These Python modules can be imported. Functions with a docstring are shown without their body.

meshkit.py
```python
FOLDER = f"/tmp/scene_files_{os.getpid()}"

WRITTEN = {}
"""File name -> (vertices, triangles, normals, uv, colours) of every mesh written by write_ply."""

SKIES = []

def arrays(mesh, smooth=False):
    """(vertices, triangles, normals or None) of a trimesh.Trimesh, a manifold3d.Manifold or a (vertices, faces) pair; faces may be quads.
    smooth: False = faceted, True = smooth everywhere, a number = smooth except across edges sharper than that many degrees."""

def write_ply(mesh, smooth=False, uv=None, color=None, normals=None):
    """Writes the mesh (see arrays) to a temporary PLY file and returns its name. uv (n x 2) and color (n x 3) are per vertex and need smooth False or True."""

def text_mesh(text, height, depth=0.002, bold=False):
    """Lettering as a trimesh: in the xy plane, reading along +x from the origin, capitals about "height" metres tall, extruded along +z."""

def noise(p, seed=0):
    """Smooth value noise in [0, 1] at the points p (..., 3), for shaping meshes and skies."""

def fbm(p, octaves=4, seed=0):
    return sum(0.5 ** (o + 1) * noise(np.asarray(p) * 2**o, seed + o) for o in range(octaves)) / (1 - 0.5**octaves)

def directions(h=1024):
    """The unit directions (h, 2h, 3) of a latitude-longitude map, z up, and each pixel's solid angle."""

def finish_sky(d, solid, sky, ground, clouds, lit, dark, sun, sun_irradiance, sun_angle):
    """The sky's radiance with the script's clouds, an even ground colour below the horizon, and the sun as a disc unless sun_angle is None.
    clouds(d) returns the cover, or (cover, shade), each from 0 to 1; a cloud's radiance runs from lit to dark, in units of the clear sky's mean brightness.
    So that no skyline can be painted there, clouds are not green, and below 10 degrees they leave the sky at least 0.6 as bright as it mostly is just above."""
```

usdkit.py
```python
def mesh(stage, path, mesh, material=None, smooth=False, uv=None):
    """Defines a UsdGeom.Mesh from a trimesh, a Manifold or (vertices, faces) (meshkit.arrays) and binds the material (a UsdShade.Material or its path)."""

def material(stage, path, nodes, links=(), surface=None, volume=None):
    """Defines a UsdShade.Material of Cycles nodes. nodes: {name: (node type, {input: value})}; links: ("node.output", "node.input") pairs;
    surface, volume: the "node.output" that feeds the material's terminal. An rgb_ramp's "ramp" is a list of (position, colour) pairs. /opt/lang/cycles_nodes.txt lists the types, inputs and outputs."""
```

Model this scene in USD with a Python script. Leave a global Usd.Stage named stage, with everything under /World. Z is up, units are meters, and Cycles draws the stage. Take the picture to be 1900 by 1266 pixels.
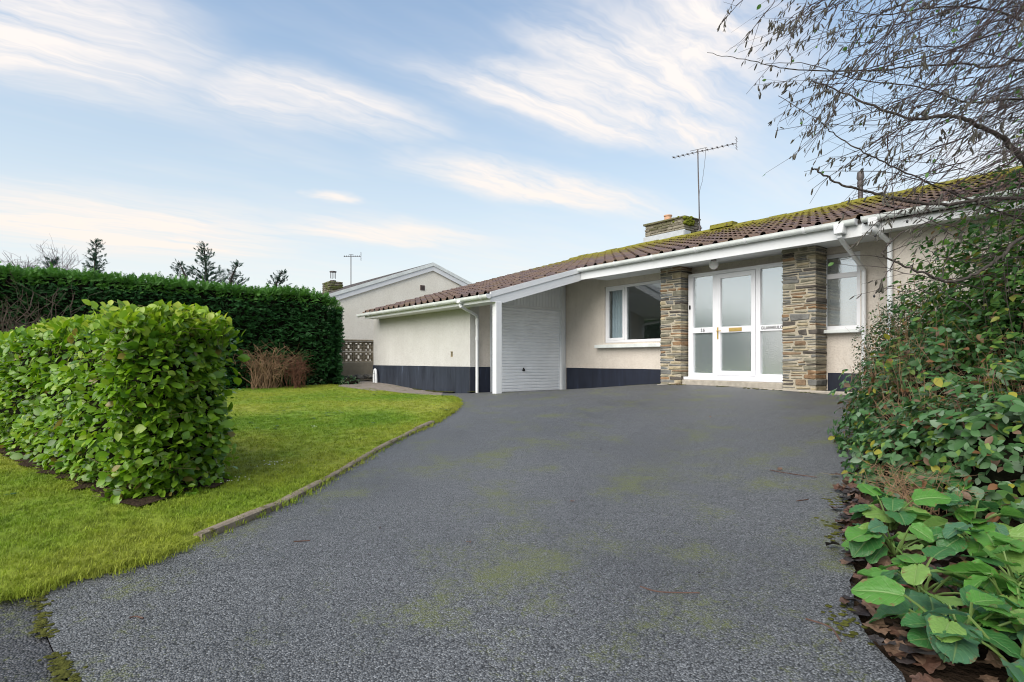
import math, random
import numpy as np, trimesh
from scipy.interpolate import RBFInterpolator
from scipy.spatial import Delaunay
import shapely
from shapely.geometry import Polygon, Point, LineString, box as sbox
import usdkit, meshkit
from pxr import Usd, UsdGeom, UsdLux, UsdShade, Gf, Sdf, Vt

stage = Usd.Stage.CreateInMemory()
UsdGeom.SetStageUpAxis(stage, 'Z')
UsdGeom.Xform.Define(stage, '/World')
rng = np.random.default_rng(7)

# ---------------------------------------------------------------- camera, sky, sun
# x runs along the house front (right), y into the depth (away from the lawn), z up; metres
FOC, CX, CY = 1075.0, 950.0, 668.0
TH = math.atan2(820, 1075)
FW = np.array([-math.cos(TH), math.sin(TH), 0.0])
RT = np.array([math.sin(TH), math.cos(TH), 0.0])
EYE = np.array([0, 0, 1.2])
cam = UsdGeom.Camera.Define(stage, '/World/camera')
cam.CreateHorizontalApertureAttr(36.0)
cam.CreateVerticalApertureAttr(36.0 * 682 / 1024)
cam.CreateFocalLengthAttr(36.0 * FOC / 1900)
cam.CreateVerticalApertureOffsetAttr((CY - 633.0) / 1900 * 36.0)
cam.CreateClippingRangeAttr(Gf.Vec2f(0.05, 5000))
cam.CreateExposureAttr(1.70)
_m = Gf.Matrix4d(RT[0], RT[1], 0, 0, 0, 0, 1, 0, -FW[0], -FW[1], 0, 0, EYE[0], EYE[1], EYE[2], 1)
cam.AddTransformOp().Set(_m)

SUN_DIR = np.array([0.16, -0.74, 0.66]); SUN_DIR /= np.linalg.norm(SUN_DIR)
SUN_EL = math.asin(SUN_DIR[2]); SUN_ROT = math.atan2(SUN_DIR[0], SUN_DIR[1])
sun = UsdLux.DistantLight.Define(stage, '/World/sun')
sun.CreateIntensityAttr(0.36); sun.CreateAngleAttr(60.0); sun.CreateColorAttr(Gf.Vec3f(1.0, 0.93, 0.84))
sun.CreateNormalizeAttr(True)
_z = SUN_DIR; _x = np.cross([0, 0, 1.0], _z); _x /= np.linalg.norm(_x); _y = np.cross(_z, _x)
sun.AddTransformOp().Set(Gf.Matrix4d(*_x, 0, *_y, 0, *_z, 0, 0, 0, 30, 1))

# sky: physical sky plus a layer of cirrus streaks, laid out on a plane at cloud height (p = horizontal / (up + 0.12))
STREAKS = [  # x0, y0, x1, y1, half width, strength
    (-1.66, -1.2, -1.74, 0.45, .27, 1.25), (-1.78, 0.1, -1.66, 1.05, .13, .95), (-1.40, 0.70, -1.08, 1.95, .13, 1.1),
    (-1.06, 0.82, -1.00, 1.8, .10, 1.05), (-1.95, 0.80, -1.66, 2.2, .13, 1.15), (-.86, .85, -.80, 1.7, .14, 1.15),
    (-3.25, -.8, -3.10, 1.1, .34, 1.05), (-2.98, .5, -2.45, 1.9, .16, .8), (-2.38, .80, -2.36, 1.05, .05, .8),
    (-.5, -.9, -.35, .9, .12, .7), (.3, -1.6, .5, .6, .25, .8), (1.3, -1.0, 1.5, 1.6, .3, .8), (-.6, 2.0, -.3, 3.4, .16, .6), (2.6, -2.0, 2.8, 1.0, .4, .7),
    (-1.2, -2.6, -1.0, -.9, .18, .7), (.9, 1.2, 1.1, 3.0, .25, .7), (-3.6, 2.2, -2.2, 4.4, .35, .5), (-.2, -3.4, .2, -2.0, .3, .7)]
N = {"tc": ("texture_coordinate", {}), "sep": ("separate_xyz", {}), "zc": ("math", {"math_type": "maximum", "value2": 0.0}),
     "zp": ("math", {"math_type": "add", "value2": 0.12}), "px": ("math", {"math_type": "divide"}), "py": ("math", {"math_type": "divide"}), "p": ("combine_xyz", {}),
     "wn": ("noise_texture", {"scale": 2.2, "detail": 4, "roughness": 0.6}), "wo": ("vector_math", {"math_type": "subtract", "vector2": (.5, .5, .5)}),
     "ws": ("vector_math", {"math_type": "multiply", "vector2": (0.20, 0.45, 0)}), "wp": ("vector_math", {"math_type": "add"}),
     "fm": ("mapping", {"scale": (9.0, 1.7, 1)}), "fn": ("noise_texture", {"scale": 1.0, "detail": 7, "roughness": 0.62, "distortion": 0.4}),
     "bm": ("mapping", {"scale": (1.6, .45, 1), "location": (3.1, 1.7, 0)}), "bn": ("noise_texture", {"scale": 1.0, "detail": 4, "roughness": 0.55}),
     "sky": ("sky_texture", {"sky_type": "single_scattering", "sun_disc": False, "sun_elevation": SUN_EL, "sun_rotation": SUN_ROT, "air_density": 1.0, "aerosol_density": 1.0, "ozone_density": 1.0}),
     "skt": ("mix_color", {"blend_type": "multiply", "fac": 1.0, "b": (SKY_TINT := (1.03, 1.03, .98)), "use_clamp": False}),
     "bg": ("background_shader", {"strength": 0.072})}
L = [("tc.generated", "sep.vector"), ("sep.z", "zc.value1"), ("zc.value", "zp.value1"), ("sep.x", "px.value1"), ("zp.value", "px.value2"), ("sep.y", "py.value1"), ("zp.value", "py.value2"),
     ("px.value", "p.x"), ("py.value", "p.y"), ("p.vector", "wn.vector"), ("wn.color", "wo.vector1"), ("wo.vector", "ws.vector1"), ("p.vector", "wp.vector1"), ("ws.vector", "wp.vector2"),
     ("wp.vector", "fm.vector"), ("fm.vector", "fn.vector"), ("p.vector", "bm.vector"), ("bm.vector", "bn.vector")]
prev = None
for i, (x0, y0, x1, y1, w, s) in enumerate(STREAKS):
    a = math.atan2(y1 - y0, x1 - x0); ln = math.hypot(x1 - x0, y1 - y0) / 2
    N[f"m{i}"] = ("mapping", {"mapping_type": "texture", "location": ((x0 + x1) / 2, (y0 + y1) / 2, 0), "rotation": (0, 0, a), "scale": (ln * 1.15, w * 1.9, 1)})
    N[f"l{i}"] = ("vector_math", {"math_type": "length"})
    N[f"r{i}"] = ("map_range", {"range_type": "smoothstep", "from_min": 1.0, "from_max": 0.15, "to_min": 0.0, "to_max": s, "clamp": True})
    L += [("wp.vector", f"m{i}.vector"), (f"m{i}.vector", f"l{i}.vector1"), (f"l{i}.value", f"r{i}.value")]
    if prev:
        N[f"a{i}"] = ("math", {"math_type": "maximum"}); L += [(prev, f"a{i}.value1"), (f"r{i}.result", f"a{i}.value2")]; prev = f"a{i}.value"
    else:
        prev = f"r{i}.result"
N |= {"fr": ("map_range", {"from_min": .32, "from_max": .66, "to_min": .22, "to_max": 1.15, "clamp": True}), "cm": ("math", {"math_type": "multiply"}),
      "br": ("map_range", {"from_min": .44, "from_max": .75, "to_min": 0.0, "to_max": .5, "clamp": True}), "bf": ("math", {"math_type": "multiply"}), "ca": ("math", {"math_type": "add", "use_clamp": True}),
      "hz": ("map_range", {"range_type": "smoothstep", "from_min": .85, "from_max": -.05, "to_min": 0.05, "to_max": .95, "clamp": True}),
      "hc": ("rgb_ramp", {"ramp": [(0.0, (4.2, 3.9, 3.75)), (.12, (3.65, 3.85, 3.85)), (.30, (2.85, 3.30, 3.60)), (.55, (1.75, 2.45, 3.30)), (1.0, (1.5, 2.2, 3.15))]}),
      "hm": ("mix_color", {"use_clamp": False}),
      "cc": ("rgb_ramp", {"ramp": [(0.0, (4.5, 3.95, 3.5)), (.12, (4.4, 4.0, 3.65)), (.4, (4.35, 4.1, 3.95)), (1.0, (4.5, 4.35, 4.3))]}), "mx": ("mix_color", {"use_clamp": False})}
L += [("fn.fac", "fr.value"), (prev, "cm.value1"), ("fr.result", "cm.value2"), ("bn.fac", "br.value"), ("br.result", "bf.value1"), ("fr.result", "bf.value2"), ("cm.value", "ca.value1"), ("bf.value", "ca.value2"),
      ("sky.color", "skt.a"), ("sep.z", "hz.value"), ("sep.z", "hc.fac"), ("skt.result", "hm.a"), ("hc.color", "hm.b"), ("hz.result", "hm.fac"),
      ("sep.z", "cc.fac"), ("hm.result", "mx.a"), ("cc.color", "mx.b"), ("ca.value", "mx.fac"), ("mx.result", "bg.color")]
skymat = usdkit.material(stage, '/World/Looks/sky', N, L, surface="bg.background")
dome = UsdLux.DomeLight.Define(stage, '/World/sky')
UsdShade.MaterialBindingAPI.Apply(dome.GetPrim()).Bind(skymat)
dome.GetPrim().SetCustomDataByKey('kind', 'structure'); dome.GetPrim().SetCustomDataByKey('label', 'pale blue sky with cream cirrus streaks')

# ---------------------------------------------------------------- helpers
def ray(px, py):
    return FW + RT * ((px - CX) / FOC) + np.array([0, 0, (CY - py) / FOC])
def at_depth(px, py, d): return EYE + ray(px, py) * d
def dr(d, r): p = FW * d + RT * r; return p[:2]
def to_dr(x, y): return x * FW[0] + y * FW[1], x * RT[0] + y * RT[1]

used = {}
def numbered(parent, name):
    k = (parent, name); n = used.get(k, 0); used[k] = n + 1
    return f'{parent}/{name}' if n == 0 else f'{parent}/{name}_{n:03d}'

base_of = {}
def setdata(prim, label=None, category=None, group=None, kind=None):
    for k, v in (('label', label), ('category', category), ('group', group), ('kind', kind)):
        if v: prim.SetCustomDataByKey(k, v)
    return prim
def thing(name, label, category, base=(0, 0, 0), group=None):
    path = numbered('/World', name)
    x = UsdGeom.Xform.Define(stage, path); x.AddTranslateOp().Set(Gf.Vec3d(*map(float, base)))
    base_of[path] = np.array(base, float)
    setdata(x.GetPrim(), label, category, group)
    return path
def obj(name, mesh, mat, parent='/World', smooth=False, label=None, category=None, group=None, kind=None, uv=None):
    path = numbered(parent, name)
    b = base_of.get(parent, np.zeros(3)); base_of[path] = b
    v, f = (np.array(mesh.vertices), np.array(mesh.faces)) if isinstance(mesh, trimesh.Trimesh) else (np.asarray(mesh[0], float), np.asarray(mesh[1], int))
    if f.shape[1] == 4: f = np.vstack([f[:, [0, 1, 2]], f[:, [0, 2, 3]]])
    u, inv = np.unique(f, return_inverse=True); v, f = v[u], inv.reshape(f.shape)
    m = usdkit.mesh(stage, path, (v - b, f), mat, smooth, uv=uv)
    setdata(m.GetPrim(), label, category, group, kind)
    return path
def cat(parts):
    vs, fs, n = [], [], 0
    for p in parts:
        v, f = (np.asarray(p.vertices), np.asarray(p.faces)) if isinstance(p, trimesh.Trimesh) else p
        f = np.asarray(f)
        if f.shape[1] == 4: f = np.vstack([f[:, [0, 1, 2]], f[:, [0, 2, 3]]])
        vs.append(v); fs.append(f + n); n += len(v)
    return np.vstack(vs), np.vstack(fs)
def fix(m):
    m.fix_normals(); return m
def bx(x0, x1, y0, y1, z0, z1, b=0.004):
    """a box with chamfered edges"""
    lo, hi = np.array([x0, y0, z0]), np.array([x1, y1, z1])
    b = min(b, 0.3 * (hi - lo).min())
    if b <= 0: return trimesh.creation.box(bounds=[lo, hi])
    pts = []
    for s in np.ndindex(2, 2, 2):
        c = np.where(np.array(s) == 0, lo, hi); sg = np.where(np.array(s) == 0, 1, -1)
        for k in range(3):
            q = c + sg * b; q[k] = c[k]; pts.append(q)
    return trimesh.convex.convex_hull(np.array(pts))
def stone_mesh(x0, x1, y0, y1, z0, z1, r, j=0.006, b=0.008):
    lo, hi = np.array([x0, y0, z0]), np.array([x1, y1, z1]); pts = []
    b = np.minimum(b, 0.3 * (hi - lo))
    for s in np.ndindex(2, 2, 2):
        c = np.where(np.array(s) == 0, lo, hi) + r.uniform(-j, j, 3); sg = np.where(np.array(s) == 0, 1, -1)
        for k in range(3):
            q = c + sg * b * r.uniform(.4, 1.6, 3); q[k] = c[k]; pts.append(q)
    return trimesh.convex.convex_hull(np.array(pts))
def extrude(poly, lo, hi, axis):
    """polygon extruded along an axis: 'y' polygon in (x,z); 'x' polygon in (y,z); 'z' polygon in (x,y)"""
    m = trimesh.creation.extrude_polygon(poly, hi - lo, engine='earcut'); v = m.vertices.copy()
    if axis == 'y': w = np.stack([v[:, 0], lo + v[:, 2], v[:, 1]], 1)
    elif axis == 'x': w = np.stack([lo + v[:, 2], v[:, 0], v[:, 1]], 1)
    else: w = v + [0, 0, lo]
    return fix(trimesh.Trimesh(w, m.faces, process=False))
def tube(points, radii, sides=5, cap=True):
    p = np.asarray(points, float); n = len(p)
    t = np.gradient(p, axis=0); t /= np.linalg.norm(t, axis=1, keepdims=True) + 1e-12
    a = np.cross(t, [0, 0, 1.0]); bad = np.linalg.norm(a, axis=1) < .15
    a[bad] = np.cross(t[bad], [1.0, 0, 0]); a /= np.linalg.norm(a, axis=1, keepdims=True)
    b = np.cross(t, a); ang = np.arange(sides) * 2 * np.pi / sides
    rad = np.broadcast_to(radii, (n,))
    v = (p[:, None] + rad[:, None, None] * (np.cos(ang)[None, :, None] * a[:, None] + np.sin(ang)[None, :, None] * b[:, None])).reshape(-1, 3)
    i, j = np.meshgrid(np.arange(n - 1), np.arange(sides), indexing='ij')
    q = np.stack([i * sides + j, (i + 1) * sides + j, (i + 1) * sides + (j + 1) % sides, i * sides + (j + 1) % sides], -1).reshape(-1, 4)
    f = np.vstack([q[:, [0, 1, 2]], q[:, [0, 2, 3]]])
    if cap:
        v = np.vstack([v, p[0], p[-1]]); c0, c1 = n * sides, n * sides + 1; k = np.arange(sides)
        f = np.vstack([f, np.stack([np.full(sides, c0), k, (k + 1) % sides], 1), np.stack([np.full(sides, c1), (n - 1) * sides + (k + 1) % sides, (n - 1) * sides + k], 1)])
    return v, f
def smoothline(pts, n=12):
    """Catmull-Rom through the points"""
    p = np.asarray(pts, float); p = np.vstack([2 * p[0] - p[1], p, 2 * p[-1] - p[-2]]); out = []
    for i in range(1, len(p) - 2):
        for t in np.linspace(0, 1, n, endpoint=False):
            out.append(.5 * ((2 * p[i]) + (-p[i - 1] + p[i + 1]) * t + (2 * p[i - 1] - 5 * p[i] + 4 * p[i + 1] - p[i + 2]) * t ** 2 + (-p[i - 1] + 3 * p[i] - 3 * p[i + 1] + p[i + 2]) * t ** 3))
    out.append(p[-2]); return np.array(out)

# ---------------------------------------------------------------- materials
def M(name, nodes, links=(), surface='b.BSDF', volume=None):
    return usdkit.material(stage, '/World/Looks/' + name, nodes, links, surface=surface, volume=volume)
POS = {"g": ("geometry", {})}
def plain(name, col, rough=.5, spec=.5, var=.12, scale=6, bump=0.0, bscale=60, metallic=0.0):
    """one colour with slight tonal variation and fine relief"""
    c = np.array(col)
    n = {**POS, "n": ("noise_texture", {"scale": scale, "detail": 5, "roughness": .6}), "r": ("rgb_ramp", {"ramp": [(.3, c * (1 - var)), (.7, c * (1 + var))]}),
         "b": ("principled_bsdf", {"roughness": rough, "specular_ior_level": spec, "metallic": metallic})}
    l = [("g.position", "n.vector"), ("n.fac", "r.fac"), ("r.color", "b.base_color")]
    if bump:
        n |= {"bn": ("noise_texture", {"scale": bscale, "detail": 3}), "bp": ("bump", {"strength": bump, "distance": .01})}
        l += [("g.position", "bn.vector"), ("bn.fac", "bp.height"), ("bp.normal", "b.normal")]
    return M(name, n, l)
def leafmat(name, ramp, rough=.4, trans=.3, spec=.4, island=True, patch=0.0):
    """leaf: colour differs from leaf to leaf; some light passes through"""
    n = {**POS, "w": ("noise_texture", {"scale": 3.0, "detail": 3}), "ad": ("math", {"math_type": "multiply_add", "value2": 1.0 - patch, "value3": 0.0}), "a2": ("math", {"math_type": "multiply_add", "value2": patch}),
         "r": ("rgb_ramp", {"ramp": ramp}), "hs": ("hsv", {"value": 1.35, "saturation": 1.05}), "b": ("principled_bsdf", {"roughness": rough, "specular_ior_level": spec}), "t": ("translucent_bsdf", {}), "m": ("mix_closure", {"fac": trans})}
    l = [("g.random_per_island", "ad.value1"), ("g.position", "w.vector"), ("w.fac", "a2.value1"), ("ad.value", "a2.value3"), ("a2.value", "r.fac"), ("r.color", "b.base_color"), ("r.color", "hs.color"), ("hs.color", "t.color"), ("b.BSDF", "m.closure1"), ("t.BSDF", "m.closure2")]
    return M(name, n, l, surface='m.closure')

def leafset(name, cols, probs, rough=.42, trans=.25, spec=.35):
    """several tones of one kind of leaf"""
    ms = []
    for k, c in enumerate(cols):
        c = np.array(c); ms.append(leafmat(f'{name}_{chr(97 + k)}', [(0, c * .72), (.5, c), (1, c * 1.3)], rough, trans, spec, patch=.6))
    return ms, np.array(probs) / sum(probs)
m_white = plain('white_plastic', (.68, .70, .71), .35, .5, .03)
m_gutter = plain('white_gutter_plastic', (.65, .69, .675), .38, .5, .13, 4)
m_frame = plain('white_window_frame', (.74, .75, .78), .3, .5, .02)
m_soffit = plain('white_soffit_board', (.70, .72, .73), .6, .3, .05, 4)
m_slat = plain('garage_slat', (.80, .83, .86), .5, .35, .04, 3)
m_board = plain('white_cladding', (.74, .77, .79), .5, .35, .05, 3)
m_black = plain('black_plastic', (.012, .012, .014), .4)
m_brass = plain('brass', (.62, .43, .14), .35, .5, .1, 20, metallic=.6)
m_lamp = M('opal_glass', {"b": ("principled_bsdf", {"base_color": (.75, .76, .74), "roughness": .15, "subsurface_weight": .1})})
m_grey = plain('grey_metal', (.22, .22, .22), .4, .5, .2, 20, metallic=.7)
m_mast = plain('weathered_mast', (.10, .09, .09), .5, .4, .3, 30, metallic=.3)
m_lead = plain('lead_flashing', (.42, .45, .48), .5, .4, .1, 10)
m_pot = plain('terracotta', (.55, .33, .21), .8, .2, .15, 20)
m_mortar = plain('mortar', (.40, .36, .28), .95, .1, .18, 25, .7, 140)
m_room = plain('room_wall', (.72, .74, .75), .9, .1, .03)
m_roomdark = plain('room_floor', (.34, .32, .30), .7, .2, .1)
m_sark = plain('roof_underlay', (.03, .028, .026), .9, .1, .1)
m_concrete = plain('concrete', (.27, .25, .22), .9, .15, .22, 14, .5, 110)
m_step = plain('step_concrete', (.36, .33, .28), .9, .15, .2, 12, .4, 100)
m_bark = plain('bark', (.060, .052, .046), .85, .15, .35, 18, .6, 90)
m_bark2 = plain('grey_bark', (.12, .105, .09), .85, .15, .3, 18, .6, 90)
m_twig = plain('twig', (.055, .042, .042), .8, .15, .3, 9)
m_deadtwig = plain('dead_stem', (.23, .15, .09), .9, .1, .35, 7)
m_purpletwig = plain('purple_twig', (.10, .075, .085), .85, .1, .3, 7)
m_catkin = plain('catkin', (.075, .072, .060), .85, .1, .45, 14)
m_blind = plain('net_fabric', (.55, .58, .60), .9, .1, .06, 10)
m_curtain = plain('curtain_fabric', (.62, .68, .74), .9, .1, .06, 4)

def render_wall(name, lo, hi, stain, stain_amt, bscale, bump=.55, z0=1.0, z1=3.0, streak=.25, top=0.0):
    """pebble dashed render: grainy tone, weather streaks, algae growing in patches (more of it high up when top > 0)"""
    n = {**POS, "sp": ("separate_xyz", {}), "n": ("noise_texture", {"scale": 1.3, "detail": 6, "roughness": .65}), "r": ("rgb_ramp", {"ramp": [(.3, lo), (.7, hi)]}),
         "v": ("voronoi_texture", {"scale": bscale}), "vr": ("rgb_ramp", {"ramp": [(0, (.84, .82, .80)), (.5, (1, 1, 1)), (1, (1.07, 1.06, 1.04))]}), "mu": ("mix_color", {"blend_type": "multiply", "fac": .8, "use_clamp": False}),
         "sm": ("mapping", {"scale": (7, 7, .35)}), "sn": ("noise_texture", {"scale": 1.0, "detail": 5, "roughness": .7}), "sr": ("map_range", {"from_min": .48, "from_max": .78, "to_min": 0, "to_max": streak, "clamp": True}),
         "zt": ("map_range", {"from_min": z1 - .55, "from_max": z1, "to_min": 0.0, "to_max": top, "clamp": True}), "sa": ("math", {"math_type": "multiply_add", "value2": 1.0}),
         "an": ("noise_texture", {"scale": 2.1, "detail": 6, "roughness": .7}), "am": ("math", {"math_type": "multiply"}), "a2": ("math", {"math_type": "add", "use_clamp": True}),
         "mx": ("mix_color", {"b": stain}), "b": ("principled_bsdf", {"roughness": .92, "specular_ior_level": .15}), "bp": ("bump", {"strength": bump, "distance": .006})}
    l = [("g.position", "n.vector"), ("g.position", "v.vector"), ("n.fac", "r.fac"), ("r.color", "mu.a"), ("v.color", "vr.fac"), ("vr.color", "mu.b"), ("g.position", "sm.vector"), ("sm.vector", "sn.vector"), ("sn.fac", "sr.value"),
         ("g.position", "sp.vector"), ("sp.z", "zt.value"), ("g.position", "an.vector"), ("zt.result", "am.value1"), ("an.fac", "am.value2"), ("am.value", "a2.value1"), ("sr.result", "a2.value2"),
         ("a2.value", "mx.fac"), ("mu.result", "mx.a"), ("mx.result", "b.base_color"), ("v.distance", "bp.height"), ("bp.normal", "b.normal")]
    return M(name, n, l)
m_wall = render_wall('pebbledash_wall', (.53, .485, .43), (.63, .585, .525), (.36, .33, .28), .3, 55, .4, top=.25, z1=3.1)
m_wingwall = render_wall('weathered_render', (.47, .465, .445), (.55, .55, .53), (.32, .33, .27), .3, 60, .4, top=.5, z1=2.42, streak=.13)
m_nwall = render_wall('neighbour_render', (.72, .69, .60), (.80, .775, .69), (.36, .35, .31), .25, 50, .2, z1=6, streak=.06)
m_base = render_wall('garden_wall_render', (.30, .26, .19), (.38, .335, .255), (.18, .155, .12), .4, 50, .3, z1=2.0)
def plinth(name, c0, c1):
    n = {**POS, "mp": ("mapping", {"scale": (5, 5, .6)}), "n": ("noise_texture", {"scale": 1.2, "detail": 7, "roughness": .7}), "r": ("rgb_ramp", {"ramp": [(.35, c0), (.62, c1), (.74, tuple(3.2 * np.array(c1)))]}),
         "v": ("noise_texture", {"scale": 120, "detail": 2}), "bp": ("bump", {"strength": .4, "distance": .006}), "b": ("principled_bsdf", {"roughness": .55, "specular_ior_level": .4})}
    return M(name, n, [("g.position", "mp.vector"), ("mp.vector", "n.vector"), ("n.fac", "r.fac"), ("r.color", "b.base_color"), ("g.position", "v.vector"), ("v.fac", "bp.height"), ("bp.normal", "b.normal")])
m_plinth = plinth('navy_plinth', (.007, .010, .020), (.014, .019, .036))
m_plinthw = plinth('worn_plinth', (.014, .018, .028), (.034, .043, .062))

def mossy(name, c0, c1, moss, amt, scale=2.5, zlo=None, zhi=None, rough=.85, fine=40):
    """tile or stone with moss patches; when zlo/zhi are given the moss grows denser from the height zlo up to zhi"""
    n = {**POS, "sp": ("separate_xyz", {}), "oi": ("object_info", {}), "n": ("noise_texture", {"scale": 9, "detail": 5, "roughness": .65}), "r": ("rgb_ramp", {"ramp": [(.25, c0), (.75, c1)]}),
         "mn": ("noise_texture", {"scale": scale, "detail": 9, "roughness": .72}), "zr": ("map_range", {"from_min": zlo or 0, "from_max": zhi or 1, "to_min": -.22 if zlo else 0, "to_max": amt if zlo else 0, "clamp": True}),
         "ad": ("math", {"math_type": "add"}), "mr": ("map_range", {"from_min": .56, "from_max": .66, "to_min": 0, "to_max": 1, "clamp": True}),
         "mo": ("noise_texture", {"scale": fine, "detail": 4}), "mc": ("rgb_ramp", {"ramp": [(.3, tuple(.55 * np.array(moss))), (.7, moss)]}), "mx": ("mix_color", {}),
         "bn": ("noise_texture", {"scale": 160, "detail": 3}), "bm": ("math", {"math_type": "multiply_add", "value2": 2.0}), "bp": ("bump", {"strength": .6, "distance": .01}), "b": ("principled_bsdf", {"roughness": rough, "specular_ior_level": .25})}
    l = [("g.position", "n.vector"), ("n.fac", "r.fac"), ("g.position", "mn.vector"), ("g.position", "sp.vector"), ("sp.z", "zr.value"), ("mn.fac", "ad.value1"), ("zr.result", "ad.value2"), ("ad.value", "mr.value"),
         ("g.position", "mo.vector"), ("mo.fac", "mc.fac"), ("r.color", "mx.a"), ("mc.color", "mx.b"), ("mr.result", "mx.fac"), ("mx.result", "b.base_color"),
         ("g.position", "bn.vector"), ("mr.result", "bm.value1"), ("bn.fac", "bm.value3"), ("bm.value", "bp.height"), ("bp.normal", "b.normal")]
    return M(name, n, l)
m_tiles = [mossy(f'roof_tile_{k}', tuple(np.array(c) * .75), tuple(np.array(c) * 1.25), (.235, .20, .035), .27, 3.4, 3.0, 4.9) for k, c in zip(('brown', 'plum', 'umber'), ((.155, .108, .090), (.135, .100, .094), (.165, .118, .088)))]
m_ridge = mossy('mossy_ridge', (.06, .045, .035), (.10, .075, .055), (.22, .21, .03), .2, 5.0, .5, 1.0)
m_chim = [mossy(f'chimney_stone_{k}', tuple(np.array(c) * .7), tuple(np.array(c) * 1.2), (.14, .16, .03), .08, 6, 4.7, 5.7) for k, c in zip(('grey', 'olive', 'pale'), ((.16, .145, .11), (.13, .125, .075), (.25, .23, .18)))]
m_ston = [plain(f'slate_{k}', c, .75, .3, .35, 9, .8, 45) for k, c in (('grey', (.15, .15, .14)), ('olive', (.19, .18, .135)), ('rust', (.23, .145, .080)), ('dark', (.085, .075, .065)), ('sand', (.34, .29, .19)), ('brown', (.19, .13, .08)), ('blue', (.165, .175, .17)))]
m_rock = mossy('rubble_stone', (.09, .085, .075), (.2, .19, .165), (.09, .1, .03), .0, 6)
m_nroof = plain('neighbour_roof', (.07, .06, .055), .8, .2, .2)
m_screen = plain('screen_block', (.34, .285, .20), .9, .1, .2, 12, .3, 120)
m_nchim = mossy('ivied_stone', (.13, .115, .09), (.22, .20, .16), (.10, .12, .03), .12, 4, 3.0, 4.2)

# glass
def pane(name, tint, gloss, rough, bump=0.0, bscale=30.0, milk=0.0):
    n = {**POS, "t": ("transparent_bsdf", {"color": tint}), "s": ("glossy_bsdf", {"color": (1, 1, 1), "roughness": rough}), "f": ("layer_weight", {"blend": .5}), "pw": ("math", {"math_type": "power", "value2": 4.0}), "fa": ("math", {"math_type": "multiply_add", "value2": .9, "value3": .05 + gloss, "use_clamp": True}), "m": ("mix_closure", {})}
    l = [("f.facing", "pw.value1"), ("pw.value", "fa.value1"), ("fa.value", "m.fac"), ("t.BSDF", "m.closure1"), ("s.BSDF", "m.closure2")]
    if milk:
        n |= {"d": ("diffuse_bsdf", {"color": (.62, .70, .72)}), "mk": ("mix_closure", {"fac": milk})}
        l[-2] = ("mk.closure", "m.closure1"); l += [("t.BSDF", "mk.closure1"), ("d.BSDF", "mk.closure2")]
    if bump:
        n |= {"v": ("voronoi_texture", {"scale": bscale, "feature": "smooth_f1"}), "bp": ("bump", {"strength": bump, "distance": .004})}
        l += [("g.position", "v.vector"), ("v.distance", "bp.height"), ("bp.normal", "s.normal"), ("bp.normal", "f.normal")]
    return M(name, n, l, surface='m.closure')
m_glass = pane('window_glass', (.86, .9, .9), .07, .0)
m_obscure = pane('obscured_glass', (.74, .82, .84), .42, .08, .24, 55, .32)
m_gstalk = plain('green_stalk', (.10, .16, .04), .6, .3, .2)
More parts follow.
